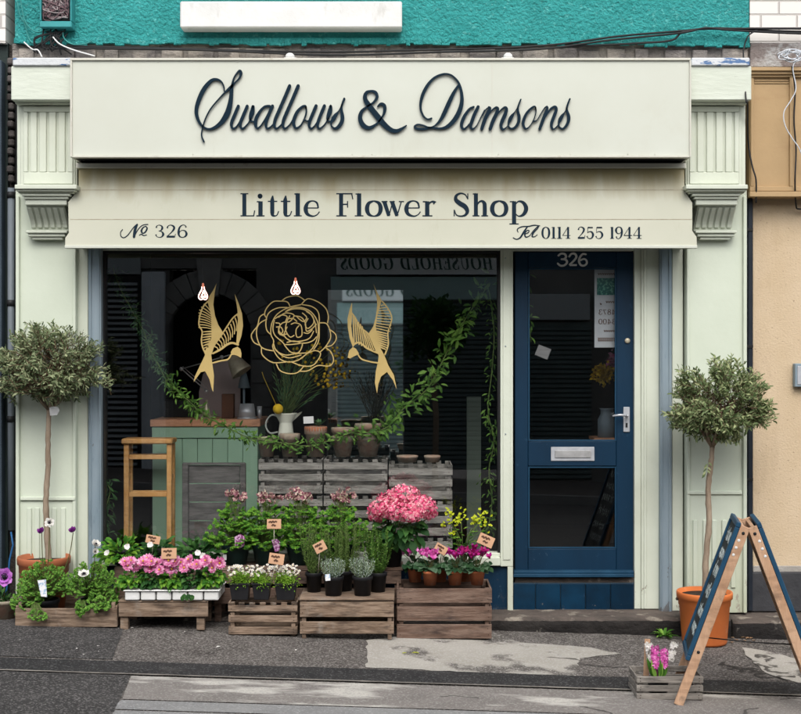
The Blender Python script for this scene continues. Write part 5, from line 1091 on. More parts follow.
# dried grasses silhouetted above the pots
r = random.Random(9); t_ = thing('dried_grass_bunch', 'dark spiky bunch standing in the widest nested clay pots', 'grass', (PX(376,.36), .36, PZ(424,.36)))
b = MB()
for i in range(46):
    a = r.uniform(-.5,.5); ln = r.uniform(30,55); p0 = P(374+r.uniform(-4,4), 422, .38); p1_ = P(374+math.sin(a)*ln+r.uniform(-3,3), 424-math.cos(a)*ln, .38+r.uniform(-.06,.06)); b.tube([p0,(p0+p1_)/2+Vector((a*.01,0,0)),p1_], [.0018,.002,.0006], 4)
    for k_ in range(5): b.leaf(p0.lerp(p1_, .55+.1*k_), (p1_-p0).normalized()+Vector((r.gauss(0,.25),0,0)), Vector((0,-1,0)), .03, .005, .1, .1, False)
b.build('stalks', pm('dark_dry_grass', (.02,.022,.018), (.035,.03,.02), 9, .9), t_)
# ================================================================ OUTSIDE: stands and crates
def crate_out(name, label, px0, px1, ytop, Yf, dep, rows, mat, **kw):
    X0, X1 = PX(px0, Yf), PX(px1, Yf); z0 = gz((X0+X1)/2, Yf)+.002
    return slat_crate(name, label, X0, X1, Yf, Yf+dep, z0, PZ(ytop, Yf), mat, rows, **kw), (X0, X1, z0, PZ(ytop, Yf))
GO = 'wooden crates under the plants on the pavement'
c3, d3 = crate_out('slatted_crate', 'small pale slatted crate with notched top rail, under the white daisies', 228, 297.5, 602, -.60, .26, [(.05,.27),(.40,.60),(.72,.985)], M['crate'], group=GO)
c4, d4 = crate_out('slatted_crate', 'wooden crate with a boarded top carrying the rosemary and silver plants', 299.5, 394, 600.5, -.63, .30, [(.16,.46),(.58,.97)], M['crate'], group=GO, castell=False, feet=.0, deck=4)
c5, d5 = crate_out('slatted_crate', 'largest brown crate, under the cyclamen in little terracotta pots', 396.5, 492, 588, -.55, .33, [(.02,.29),(.36,.64),(.71,.985)], M['crate_dark'], group=GO, castell=False, th=.014)
# planter box of anemones
Yf = -.54; X0, X1 = PX(15, Yf), PX(117, Yf); za = gz(-1.95, Yf)+.003; ab = thing('planter_box', 'low wooden box full of parsley-leaved anemones at the left pilaster', 'box', ((X0+X1)/2, Yf+.18, za))
b = MB(); b.box(X0, X1, Yf, Yf+.013, za, PZ(608.5,Yf)); b.build('front_board', M['crate'], ab, bevel=.003)
b = MB(); b.box(X0, X1, Yf+.34, Yf+.353, za, PZ(600,Yf)); b.build('back_board', M['crate'], ab, bevel=.003)
for xa in (X0, X1-.013):
    b = MB(); b.box(xa, xa+.013, Yf+.0135, Yf+.3395, za, PZ(606,Yf)); b.build('end_board', M['crate'], ab, bevel=.003)
for xa in (X0+.014, X1-.036):
    for ya in (Yf+.014, Yf+.317):
        b = MB(); b.box(xa, xa+.022, ya, ya+.022, za+.001, PZ(603 if ya < -.4 else 588,Yf)); b.build('corner_post', M['crate'], ab, bevel=.002)
b = MB(); b.box(X0+.014, X1-.014, Yf+.014, Yf+.339, za+.012, za+.022); b.build('base_board', M['crate'], ab)
# bench stand for the pink flowers
Yf = -.55; X0, X1 = PX(118.5,Yf), PX(208,Yf); zb = gz(-1.4,Yf); bs = thing('low_stand', 'low plank stand on two block feet, under the white tray of pink flowers', 'stand', ((X0+X1)/2, Yf+.17, zb))
ztb = PZ(600.5,Yf)
b = MB(); b.box(X0, X1, Yf, Yf+.015, PZ(617,Yf), PZ(602.8,Yf)); b.box(X0, X1, Yf+.32, Yf+.335, PZ(617,Yf), PZ(602.8,Yf)); b.build('apron', M['crate'], bs, bevel=.003)
b = MB()
for i in range(4): b.box(X0-.002, X1+.002, Yf-.003+i*.086, Yf+.078+i*.086, PZ(602.5,Yf), ztb)
b.build('top_boards', M['crate'], bs, bevel=.003)
for xa in (PX(119.5,Yf), PX(196,Yf)):
    for ya in (Yf+.016, Yf+.27):
        b = MB(); b.box(xa, xa+.047, ya, ya+.045, zb+.001, PZ(602.8,Yf)); b.build('leg', M['crate'], bs, bevel=.003)
# tall bench at the back
Yb = -.29; X0, X1 = PX(212,Yb), PX(403,Yb); zs = PZ(567.5,Yb); bb_ = thing('plank_bench', 'dark plank bench behind the crates carrying the columbines and hydrangea', 'bench', ((X0+X1)/2, Yb+.12, .06))
b = MB(); 
for i in range(3): b.box(X0, X1, Yb+i*.082, Yb+.077+i*.082, zs-.02, zs)
b.build('top_boards', M['crate_dark'], bb_, bevel=.003)
b = MB(); b.box(X0+.01, X1-.01, Yb+.004, Yb+.016, zs-.10, zs-.021); b.box(X0+.01, X1-.01, Yb+.004, Yb+.016, zs-.22, zs-.125); b.build('front_boards', M['crate_dark'], bb_, bevel=.003)
for xa in (X0+.012, (X0+X1)/2, X1-.05):
    for ya in (Yb+.017, Yb+.2):
        b = MB(); b.box(xa, xa+.04, ya, ya+.035, gz(xa, Yb)+.001, zs-.0205); b.build('leg', M['crate_dark'], bb_, bevel=.003)
b = MB(); b.box(PX(120,-.1), PX(212,-.1), -.26, -.06, .12, .42); tag(b.build('crate_block', M['crate_dark'], bevel=.004), 'dark wooden box hidden behind the pink flowers, carrying the white-flowered plants', 'box')

# ================================================================ PLANTS
def petal_ring(b, c, ax, n, L, W, elev, r, jitter=.12, curl=-.1, off=0.0, rot=0):
    ax = ax.normalized(); u = ax.orthogonal().normalized(); v = ax.cross(u)
    for i in range(n):
        a = rot+2*math.pi*(i+r.uniform(-jitter,jitter))/n; o = u*math.cos(a)+v*math.sin(a); d = (o*math.cos(elev)+ax*math.sin(elev)).normalized()
        b.leaf(c+o*off, d, ax, L*r.uniform(.9,1.1), W, -.06, curl, True)
def potted(name, label, cat, X, Y, z, r0, r1, h, mat, square=False, group=None, rim=.004):
    t = thing(name, label, cat, (X, Y, z), group)
    if square:
        b = MB(); s0, s1 = r0, r1; v = []
        for s_, zz in ((s0,0),(s1,h-.012),(s1+.004,h-.012),(s1+.004,h),(s1-.004,h),(s1-.006,h-.015)):
            v += [(X-s_,Y-s_,z+zz),(X+s_,Y-s_,z+zz),(X+s_,Y+s_,z+zz),(X-s_,Y+s_,z+zz)]
        f = [(3,2,1,0)]
        for i in range(5):
            for k_ in range(4): f.append((i*4+k_, i*4+(k_+1)%4, (i+1)*4+(k_+1)%4, (i+1)*4+k_))
        b.add(v, f); b.build('pot', mat, t, bevel=.002)
        b = MB(); b.box(X-s1+.007, X+s1-.007, Y-s1+.007, Y+s1-.007, z+h-.03, z+h-.014); b.build('soil', M['soil'], t)
    else:
        pot_mb((X,Y,z), r0, r1, h, rim, h*.2).build('pot', mat, t)
        b = MB(); b.lathe((X,Y,z+h-.03), [(r1-.012,0),(r1-.010,.012),(.001,.016)], 20); b.build('soil', M['soil'], t)
    return t
def stems_to(b, base, tips, r, rad=.0016, bow=.03):
    for p in tips:
        m_ = (Vector(base)+Vector(p))/2+Vector((r.gauss(0,bow*.3), r.gauss(0,bow*.3), bow)); b.tube([Vector(q) for q in crom([tuple(base), tuple(m_), tuple(p)], 4)], rad, 5)
def card(label, px, py, Y, w_, h, rz, tilt, stick_to, seed, fold=False):
    c = P(px, py, Y); t = thing('price_card', label, 'price card', (c.x, Y, c.z), 'kraft price cards stuck among the plants'); q = Euler((R(-8), R(rz), R(tilt)))
    MB().obox(c, (w_, .0016, h), q).build('card', M['card'], t, bevel=.0006)
    Mx = q.to_matrix(); r = random.Random(seed); ink = Ink(lambda u, v: c+Mx@Vector((u, -.0008, v)), Mx@Vector((0,-1,0)), .0006)
    for k_ in range(2):
        v = h*(.2-.36*k_); n = 7 if k_ == 0 else 4; u0 = -w_*.36 if k_ == 0 else -w_*.15; du = w_*.72/7
        ink.stroke([(u0+i*du*.9+r.uniform(-.2,.2)*du, v+(1 if i % 2 else -1)*h*r.uniform(.03,.09), .0014) for i in range(n)], True, False)
    ink.mb.build('handwriting', M['ink'], t)
    b = MB(); sx, sy, sY = stick_to; b.tube([c+Vector((0,.004,0)), P(sx, sy, sY)], .0022, 5); b.build('stick', pm('pale_stick', (.6,.55,.45), None, rough=.7) if 'pstick' not in M else M['pstick'], t)
M['pstick'] = pm('pale_stick', (.6,.55,.45), None, rough=.7)

# --- olive trees
def olive(label, px, pyc, Y, rx, rz_, pot, trunk_pts, seed, mat, ntw=300):
    r = random.Random(seed); s_ = SC(Y); c = P(px, pyc, Y); px0, px1, pyt, zbase, r0f = pot
    rp = (px1-px0)/2*s_; Xp = PX((px0+px1)/2, Y); h = PZ(pyt, Y)-zbase
    t = thing('potted_olive_tree', label, 'tree', (Xp, Y, zbase), 'clipped standard olive trees either side of the shop')
    b = MB(); r0 = rp*r0f
    b.lathe((Xp,Y,zbase), [(r0,0),(r0+.004,.012),(rp*.90,h*.72),(rp*.93,h*.735),(rp*.945,h*.86),(rp*1.0,h*.875),(rp*1.01,h*.97),(rp*.99,h),(rp*.94,h*.995),(rp*.90,h*.9),(.001,h*.88)], 36); b.build('pot', M['terra'] if px > 400 else M['terrabrown'], t)
    b = MB(); b.lathe((Xp,Y,zbase+h*.86), [(rp*.9,0),(rp*.88,.018),(rp*.4,.026),(.001,.03)], 24); b.build('soil', M['soil'], t)
    tp = [Vector(p) for p in crom([tuple(P(x,y,Y)) for x, y in trunk_pts], 6)]; top = tp[-1]
    b = MB(); n = len(tp); b.tube([p+Vector((r.uniform(-.002,.002),0,0)) for p in tp], [.019-.005*i/n+(.002 if i % 5 == 0 else 0) for i in range(n)], 10)
    R3 = Vector((rx*s_, rx*s_*.92, rz_*s_)); lf = MB(); tips = []
    limbs = []
    for i in range(9):
        a = 2*math.pi*i/9+r.uniform(-.3,.3); e = top+Vector((math.cos(a)*R3.x*.42, math.sin(a)*R3.y*.42, R3.z*r.uniform(.45,.9))); m_ = top.lerp(e,.5)+Vector((0,0,-.02)); b.tube([top, m_, e], [.011,.008,.004], 6); limbs.append((top, m_, e))
    b.build('trunk', M['bark'], t)
    tw = MB(); clump = [Vector((r.gauss(0,1),r.gauss(0,1),r.gauss(0,1))).normalized() for _ in range(26)]
    for i in range(ntw):
        d = Vector((r.gauss(0,1),r.gauss(0,1),r.gauss(0,1))).normalized(); cl = max(clump, key=lambda q: q.dot(d)); d = (d*.72+cl*.28).normalized()
        out = r.uniform(.78,1.02)+(.12 if r.random() < .1 else 0); 
        if d.z < 0: d = Vector((d.x*(1+.22*-d.z), d.y*(1+.22*-d.z), d.z*.86))
        end = c+Vector((d.x*R3.x, d.y*R3.y, d.z*R3.z))*out
        L_ = r.uniform(.35,.62)*R3.x; dd = (d+Vector((r.gauss(0,.35),r.gauss(0,.35),r.gauss(0,.3)+.25))).normalized(); st_ = end-dd*L_
        bend = Vector((r.gauss(0,.01),r.gauss(0,.01),r.gauss(0,.01)))
        pts = [st_, (st_+end)/2+bend, end]
        tw.tube(pts, [.0028,.002,.001], 4, False)
        nl = r.randint(15, 22)
        for k_ in range(nl):
            u = .12+.88*k_/nl; p = (pts[0].lerp(pts[1], u*2) if u < .5 else pts[1].lerp(pts[2], u*2-1)); side = Vector((r.gauss(0,1),r.gauss(0,1),r.gauss(0,1))); side = (side-dd*side.dot(dd)).normalized()
            s2 = r.uniform(.7,1.25); lf.leaf(p, (side*.8+dd*.7).normalized(), Vector((r.gauss(0,.6),-.5+r.gauss(0,.6),.6)), .034*s2, .0095*s2, .12, r.uniform(-.15,.3), True)
        if i % 3 == 0: lb = r.choice(limbs); tw.tube([lb[2], lb[2].lerp(st_,.5)+bend, st_], [.004,.003,.0025], 4, False)
    tw.build('twigs', M['twig'], t); lf.build('crown', mat, t); return t, Xp, rp, h
zr = gz(1.8,-.41)
olive('olive tree with rounder crown in an orange plastic pot right of the blue door', 719, 403, -.41, 51, 48, (677, 732, 591, zr+.002, .78), [(705,600),(706,560),(709,520),(708,490),(711,465),(712,447)], 3, M['olive'], 430)
t_, Xl, rl, hl = olive('wide flat-crowned olive tree in a terracotta pot behind the planter box at the left pilaster', 50, 366, -.2, 58, 45, (18, 70, 556, gz(-2.1,-.2)+.002, .76), [(49,566),(47,530),(46,500),(48,470),(48,440),(49,410)], 8, M['olive2'], 470)
b = MB(); c = P(54,411,-.235); b.prism([c+Vector(p) for p in ((-.03,0,.028),(.022,0,.026),(.034,0,.004),(.016,0,-.026),(-.024,0,-.028))], (0,.002,0)); tag(b.build('plant_tag', M['white']), 'white plastic tag hanging from the left olive trunk', 'tag')
b = MB(); r = random.Random(44)
c = P(706.5,462,-.44)
for i in range(9): b.leaf(c+Vector((.01-.002*i,0,-.009*i)), Vector((r.choice((-1,1))*.6,-.2,-.6)), Vector((0,-1,.2)), .034, .011, .1, .2)
b.build('shoot', M['olive'], [o for o in bpy.data.objects if o.name.startswith('potted_olive_tree')][0])
b = MB()
for i in range(60): b.ball((PX(704.5,-.41)+r.gauss(0,.05), -.41+r.gauss(0,.05), PZ(596,-.41)-.028+r.uniform(0,.012)), r.uniform(.004,.011), 6, 4)
tag(b.build('pebbles', M['stone']), kind=None); b_ = bpy.data.objects[[o.name for o in bpy.data.objects if o.name.startswith('pebbles')][0]]; b_.parent = [o for o in bpy.data.objects if o.name.startswith('potted_olive_tree')][0]; b_.location = b_.location-b_.parent.location

# --- parsley-leaved anemones in the planter box
def lobed(b, c, d, nn, s, r):
    d = d.normalized(); sd = d.cross(nn).normalized()
    for a in (-1.0,-.45,0,.45,1.0):
        dd = (d*math.cos(a)+sd*math.sin(a)).normalized(); b.leaf(c, dd, nn+Vector((r.gauss(0,.2),0,0)), s*(1-.25*abs(a)), s*.42, .12, .25, True)
        for a2 in (-.5,.5): d3 = (d*math.cos(a+a2)+sd*math.sin(a+a2)).normalized(); b.leaf(c+dd*s*.45, d3, nn, s*.5, s*.26, .1, .2, False)
def fernbush(b, sb, c, rad, n, s, r, base, hang=0):
    for i in range(n):
        d = Vector((r.gauss(0,1), r.gauss(0,1), abs(r.gauss(0,1))*.9-.15-hang*.5)).normalized(); k_ = r.uniform(.45,1)**.6
        p = Vector(c)+Vector((d.x*rad[0], d.y*rad[1], d.z*rad[2]))*k_
        sb.tube([Vector(base), Vector(base).lerp(p,.55)+Vector((0,0,.02)), p], .0013, 4, False)
        lobed(b, p, d+Vector((r.gauss(0,.5), -.3+r.gauss(0,.4), r.gauss(0,.3)-.15)), Vector((r.gauss(0,.4), -.7, .8)), s*r.uniform(.7,1.2), r)
def anem(label, px, py, Y, base, pet, size, ax, seed, group=None, t=None, nm='flower', cup=.25):
    r = random.Random(seed); c = P(px, py, Y); b = MB(); petal_ring(b, c, Vector(ax), 7, size, size*.85, cup, r, curl=-.1, off=.003); petal_ring(b, c, Vector(ax), 6, size*.8, size*.7, cup+.3, r, off=.002, rot=.4)
    o = b.build(nm, pet, t, label=label); a_ = Vector(ax).normalized()
    b = MB(); b.ball(c+a_*size*.22, size*.24, 9, 6)
    for i in range(26): an = i*2.4; u = a_.orthogonal().normalized(); v = a_.cross(u); b.ball(c+a_*size*.2+(u*math.cos(an)+v*math.sin(an))*size*.36*r.uniform(.8,1.1), size*.05, 4, 3)
    b.build('flower_centre', M['blackcentre'], t)
    b = MB(); q = Vector(base); m_ = (c+q)/2+Vector(((c.x-q.x)*.25, 0, .02)); b.tube([Vector(x) for x in crom([tuple(q), tuple(m_), tuple(c-a_*.004)], 5)], .0028, 6); b.build('flower_stem', pm('dark_stem', (.10,.07,.035), (.07,.10,.03), 20, .6) if 'dstem' not in M else M['dstem'], t)
M['dstem'] = pm('dark_stem', (.10,.07,.035), (.07,.10,.03), 20, .6)
for k_, (px, lb) in enumerate(((45, 'anemone plant with white, purple and bright mauve buds, left one in the planter box'), (92, 'anemone plant with open white blooms, right one in the planter box'))):
    Y = -.40; X = PX(px, Y); z = za+.024; r = random.Random(50+k_)
    t = potted('anemone_plant', lb, 'plant', X, Y, z, .062, .082, .115, M['blackpot'], group='parsley-leaved anemones in the planter box')
    b = MB(); sb2 = MB(); base = (X, Y, z+.1)
    fernbush(b, sb2, (X-.0, Y, z+.17), (.165 if k_ == 0 else .15, .14, .17), 380, .019, r, base)
    fernbush(b, sb2, (X-(.09 if k_ == 0 else -.07), Y-.07, z+.11), (.09,.08,.09), 110, .022, r, base, 1)
    if k_ == 0: fernbush(b, sb2, (PX(37,-.6), -.59, PZ(616,-.6)), (.05,.03,.03), 34, .020, r, (X-.04, -.5, z+.12), 1)
    else: fernbush(b, sb2, (PX(82,-.58), -.57, PZ(608,-.58)), (.035,.03,.05), 40, .021, r, (X-.04, -.5, z+.12), 1); fernbush(b, sb2, (PX(101,-.58), -.57, PZ(606,-.58)), (.035,.03,.05), 40, .021, r, (X+.03, -.5, z+.12), 1)
    b.build('foliage', M['lush'], t); sb2.build('stems', M['stem'], t)
    if k_ == 0:
        anem('white anemone with black centre', 49.5, 522.5, -.42, (X,Y,z+.12), M['whitepet'], .031, (.1,-1,.25), 1, t=t)
        anem('purple anemone bud beside the white one', 41.5, 532.5, -.42, (X,Y,z+.12), M['purple'], .032, (-.2,-.7,.9), 2, t=t, cup=.9)
        anem('purple anemone bud on a tall stem', 73, 532, -.42, (X+.03,Y,z+.12), M['purple'], .034, (-.2,-.5,1), 3, t=t, cup=.9)
    else:
        anem('white anemone seen from the side', 95.5, 545, -.42, (X-.03,Y,z+.12), M['whitepet'], .036, (.5,-.5,.9), 4, t=t, cup=.6)
        anem('flat white anemone with dark eye', 84, 574.5, -.56, (X-.03,Y,z+.12), M['whitepet'], .035, (0,-.55,1), 5, t=t)
        anem('half closed white anemone', 95, 552, -.44, (X-.03,Y,z+.12), M['whitepet'], .026, (.3,-.6,.3), 6, t=t, cup=.9)
t = thing('anemone_plant', 'big open mauve anemone in a small dish at the far left edge', 'plant', (PX(5,-.35), -.35, gz(-2.3,-.35)))
zz = gz(-2.4,-.35)+.002; pot_mb((PX(5,-.35), -.35, zz), .06, .08, .11, .004, .02).build('pot', M['oldpot'], t)
anem('open mauve anemone', 4.5, 577, -.45, (PX(3,-.35), -.35, zz+.09), M['mauve'], .058, (.15,-1,.2), 9, t=t)
b = MB(); foliage(b, (PX(2,-.35), -.35, zz+.11), (.08,.07,.05), 60, .05, .02, random.Random(2), nclump=8); b.build('foliage', M['deep'], t)
# tags in the planter
def pic_tag(label, pts, Y, mat, blot=None):
    b = MB(); b.prism([P(x,y,Y) for x, y in pts], (0,.0016,0)); o = tag(b.build('plant_tag', mat), label, 'tag', 'plastic picture tags stuck in the pots')
    return o
M['pictag'] = pm('picture_print', (.75,.74,.78), (.45,.16,.30), 45, .4, lo=.48, hi=.54, c3=(.12,.05,.14), s3=38, lo3=.54, hi3=.6)
M['pictag2'] = pm('picture_print_pale', (.78,.78,.80), (.30,.45,.62), 30, .4, lo=.5, hi=.56, c3=(.75,.35,.25), s3=30, lo3=.6, hi3=.65)
M['bluetag'] = pm('picture_print_dark', (.20,.05,.16), (.60,.40,.55), 60, .4, lo=.5, hi=.56)
pic_tag('pale picture tag leaning in the anemone foliage', [(37.5,580.5),(46,579.5),(47,597),(41,596.5)], -.585, M['pictag2'])
# --- pink double daisies in a white tray
tr = thing('plant_tray', 'white plastic tray on the low stand, holding the pink double flowers', 'tray', (PX(171,-.4), -.4, ztb))
Yt = -.58; X0, X1 = PX(123,Yt), PX(219.5,Yt); zt0 = ztb+.003; ztr = PZ(590.5,Yt)
b = MB(); b.box(X0, X1, Yt, Yt+.30, ztr-.006, ztr); b.build('rim', M['white'], tr, bevel=.003)
b = MB()
for i in range(6):
    for j in range(3): b.box(X0+.008+i*(X1-X0-.008)/6, X0+(i+1)*(X1-X0-.008)/6, Yt+.012+j*.095, Yt+.1+j*.095, zt0, ztr-.0065)
b.build('cells', M['white'], tr, bevel=.006)
r = random.Random(77)
headp = [(125,562),(152,562),(160,570),(169,561),(181,563),(192,566),(201,567),(211,563),(135,567),(187,567),(127,566),(131,561),(138,566),(147,559),(150,568),(157,563),(166,560),(165,570),(176,562),(184,568),(189,560),(197,565),(206,561),(213,568),(220,563),(143,562),(172,569)]
for i in range(5):
    X = PX(133+i*19.5,-.47); c = Vector((X,-.46,ztr+.03)); 
    lbs = ['leftmost pink double daisy plant of the white tray','pink double daisy plant second from the left in the white tray','middle pink double daisy plant of the white tray','pink double daisy plant second from the right in the white tray','pink double daisy plant overhanging the right end of the white tray']
    t = thing('double_daisy', lbs[i], 'plant', (X, -.46, ztr+.001), 'pink double daisies in the white tray')
    b = MB()
    for j in range(150):
        d = Vector((r.gauss(0,1), r.gauss(0,1)-.4, abs(r.gauss(0,.9))-.15)).normalized(); p = c+Vector((d.x*.068, d.y*.10, d.z*.095))*r.uniform(.5,1.05)
        b.leaf(p, d+Vector((0,-.2,-.35)), Vector((r.gauss(0,.3),-.6,.9)), .036*r.uniform(.8,1.3), .03, .14, .3, True)
    if i == 3:
        for j in range(8): b.leaf(Vector((X+r.uniform(-.03,.03),-.60,ztr-.01-r.uniform(0,.015))), Vector((r.gauss(0,.3),-.3,-1)), Vector((0,-1,.3)), .035, .028, .1, .2, True)
    b.build('foliage', M['deep'] if i % 2 else M['col'], t)
    for hx, hy in headp:
        if abs(hx-(133+i*19.5)) <= 9.75 or (i == 4 and hx > 220):
            c2 = P(hx, hy, -.53+r.uniform(-.04,.04)); ax = Vector((r.gauss(0,.5),-1,.75+r.gauss(0,.45))).normalized(); b = MB(); sz_ = r.uniform(.8,1.2)
            for ring, (n, L_, W_, e) in enumerate(((15,.036,.015,.1),(14,.031,.014,.38),(12,.026,.013,.72),(9,.018,.011,1.1))): petal_ring(b, c2-ax*.002*ring, ax, n, L_*sz_, W_*sz_, e, r, jitter=.3, rot=ring*.3, off=.003)
            b.build('flower', M['pink'], t)
            b = MB(); b.ball(c2+ax*.009, .0055, 7, 5); b.build('flower_centre', M['yellow'], t)
# broad-leaved white flowered plants behind
for i, (px, lb) in enumerate(((122,'broad green leafed plant with a white bud, behind the pink flowers on the left'), (160,'broad green leafed plant behind the kraft card above the pink flowers'), (198,'broad green leafed plant with a white bloom behind the right pink flowers'))):
    X, Y, z = PX(px,-.16), -.16, .422; t = potted('leafy_plant', lb, 'plant', X, Y, z, .05, .065, .09, M['blackpot'], group='broad-leaved plants behind the pink flowers')
    r = random.Random(90+i); b = MB()
    for j in range(135):
        d = Vector((r.gauss(0,1), r.gauss(0,1)-.4, abs(r.gauss(0,.8))-.1)).normalized(); p = Vector((X,Y-.03,z+.05))+Vector((d.x*.12, d.y*.12, d.z*.11))*r.uniform(.3,1.0)
        b.leaf(p, d+Vector((0,-.15,-.1)), Vector((r.gauss(0,.3),-.6,.9)), .062*r.uniform(.7,1.2), .030, .14, .3, True)
    b.build('foliage', M['deep'] if i != 0 else M['col'], t)
    b = MB()
    for j, (fx, fy) in enumerate((((127,547),(107,553)),((150,545),),((198,553),(203,556)))[i]):
        petal_ring(b, P(fx,fy,-.38), Vector((r.gauss(0,.3),-1,.5)), 6, .022, .02, .3, r); 
    b.build('flowers', M['whitepet'], t)
# --- white alpine daisies
for i, (x0, x1, lb) in enumerate(((230,251,'left pot of lime-leaved plants with white daisies'), (252.5,271.5,'middle pot of lime-leaved plants, behind the daisy price card'), (275,297.5,'right pot of lime-leaved plants with white daisies'))):
    Y = -.50; X = PX((x0+x1)/2, Y); hw = (x1-x0)/2*SC(Y-.04); z = d3[3]+.001
    t = potted('alpine_plant', lb, 'plant', X, Y, z, hw*.76, hw*.93, .098, M['blackpot'], True, 'white-flowered alpines on the small crate')
    r = random.Random(120+i); b = MB(); foliage(b, (X,Y-.015,z+.115), (hw*1.0,hw*1.0,.045), 900, .014, .006, r, nclump=26, clump=.3, up=.6); b.build('foliage', M['lime'], t)
    b = MB(); f_ = MB(); ce = MB()
    for j in range(46):
        p = Vector((X+r.uniform(-1,1)*hw*1.12, Y+r.uniform(-.9,.9)*hw, z+.135+r.uniform(0,.058))); 
        if j % 2: b.tube([(X+(p.x-X)*.5, Y, z+.11), p], .0009, 4, False)
        ax = Vector((r.gauss(0,.5),-.7+r.gauss(0,.4),1)).normalized(); petal_ring(f_, p, ax, 6, .0105, .0085, .25, r); ce.ball(p+ax*.002, .0026, 5, 4)
    b.build('stems', M['stem'], t); f_.build('flowers', M['whitepet'], t); ce.build('flower_centres', M['yellow'], t)
# --- columbines on the bench
for i, (px, hd, lb) in enumerate(((236,[(236,494),(230,493),(242,496)],'columbine with a single maroon flower head, leftmost on the bench'), (266,[(262,498),(269,494),(276,498)],'columbine with maroon flowers behind the kraft cards'),
     (300,[(290,495),(298,493),(307,496),(302,499)],'columbine with the widest cream and maroon flower heads, above the rosemary card'), (341,[(336,496),(342,494),(347,498),(340,501)],'columbine behind the rosemary, rightmost on the bench'))):
    Y = -.17; X, z = PX(px,Y), zs+.001; r = random.Random(140+i)
    t = potted('columbine', lb, 'plant', X, Y, z, .062, .084, .125, M['greenpot'], group='columbines in dark green pots on the bench')
    b = MB(); sb2 = MB()
    for lv, (cz_, rr_) in enumerate(((.15,.175),(.24,.155),(.32,.10))):
        for j in range((100,88,42)[lv]):
            d = Vector((r.gauss(0,1), r.gauss(0,1)-.3, r.gauss(0,.45))).normalized(); p = Vector((X,Y,z+cz_))+Vector((d.x*rr_, d.y*rr_*.9, d.z*rr_*.6))*r.uniform(.45,1.05)
            sb2.tube([(X,Y,z+.09),(X+(p.x-X)*.4,Y+(p.y-Y)*.4,z+cz_*.8), p], .0014, 4, False)
            lobed(b, p, d+Vector((0,-.3,-.1)), Vector((r.gauss(0,.3),-.6,1)), .028*r.uniform(.75,1.25), r)
    b.build('foliage', M['col'], t)
    f_ = MB(); tips = []
    for hx, hy in hd:
        for j in range(9):
            p = P(hx, hy, Y)+Vector((r.gauss(0,.018), r.gauss(0,.018), r.gauss(0,.014))); tips.append(p); ax = Vector((r.gauss(0,.7),-.6+r.gauss(0,.5),r.gauss(.2,.6))).normalized()
            petal_ring(f_, p, ax, 6, .021, .015, .35, r); petal_ring(f_, p, ax, 6, .015, .011, .9, r, rot=.5)
    stems_to(sb2, (X,Y,z+.28), tips, r, .0012, .0); sb2.tube([(X,Y,z+.1),(X,Y,z+.29)], .003, 5)
    f_.build('flowers', M['colflo'], t); sb2.build('stems', M['stem'], t)
pic_tag('maroon picture tag in the leftmost columbine pot', [(234.5,537),(240,534),(245.5,537),(244,546),(239,549),(235,547.5)], -.30, M['bluetag'])
pic_tag('maroon picture tag in the columbine pot under the upper kraft card', [(271.5,540),(277,539),(281,543),(279,551),(275,552)], -.30, M['bluetag'])
pic_tag('white price tag on the left dark green pot', [(223,554.5),(226.5,554.5),(226.5,560),(223,560)], -.262, M['white'])
# --- herbs on the boarded crate
def rosemary(label, px, Y, potw, poth, top, spread, n, mat, seed, cat='plant', L_=.02, W_=.0045, name='rosemary_plant', group=None):
    X = PX(px, Y); z = d4[3]+.014; rp = potw/2*SC(Y); t = potted(name, label, cat, X, Y, z, rp*.78, rp*.95, poth, M['blackpot'], group=group); r = random.Random(seed); b = MB(); sb2 = MB()
    for j in range(n):
        H = top*r.uniform(.55,1.0); a = r.uniform(0,6.28); q = spread*r.uniform(.1,1); p0 = Vector((X+math.cos(a)*rp*.4, Y+math.sin(a)*rp*.4, z+poth-.015)); p1_ = Vector((X+math.cos(a)*q, Y+math.sin(a)*q, z+poth+H)); m_ = p0.lerp(p1_,.5)+Vector((math.cos(a)*q*.25, math.sin(a)*q*.25, 0))
        pts = [Vector(x) for x in crom([tuple(p0), tuple(m_), tuple(p1_)], 5)]; sb2.tube(pts, .0016, 4, False); nl = int(H*280)
        for k_ in range(nl):
            u = .12+.88*k_/nl; f_ = u*(len(pts)-1); i_ = min(int(f_), len(pts)-2); p = pts[i_].lerp(pts[i_+1], f_-i_); td = (pts[i_+1]-pts[i_]).normalized(); sd = Vector((r.gauss(0,1),r.gauss(0,1),0)).normalized()
            b.leaf(p, (sd+td*.9).normalized(), td, L_*r.uniform(.7,1.15)*(1.1-.4*u), W_, .1, .1, False)
    b.build('foliage', mat, t); sb2.build('stems', M['stem'], t); return t
rosemary('spiky rosemary in a black pot at the left end of the boarded crate', 314, -.42, 17, .115, .285, .09, 26, M['rosem'], 160)
rosemary('tall dense rosemary standing between the kraft card and the oregano', 343, -.38, 22, .12, .30, .15, 46, M['rosem'], 161)
rosemary('fresh green bushy oregano at the right end of the boarded crate', 378, -.42, 18, .115, .285, .10, 34, M['oreg'], 162, L_=.022, W_=.013, name='oregano_plant')
for i, (px, lb) in enumerate(((333.5,'left of the two silver leaved curry plants in black pots'), (362.5,'right of the two silver leaved curry plants in black pots'))):
    rosemary(lb, px, -.535, 20.5, .112, .105, .078, 58, M['silver'], 170+i, name='curry_plant', L_=.020, W_=.004, group='silver curry plants on the boarded crate')
pic_tag('small white tag with a red mark in the left silver plant', [(325,574.5),(330,574),(330.5,580.5),(325.5,581)], -.645, M['pictag2'])
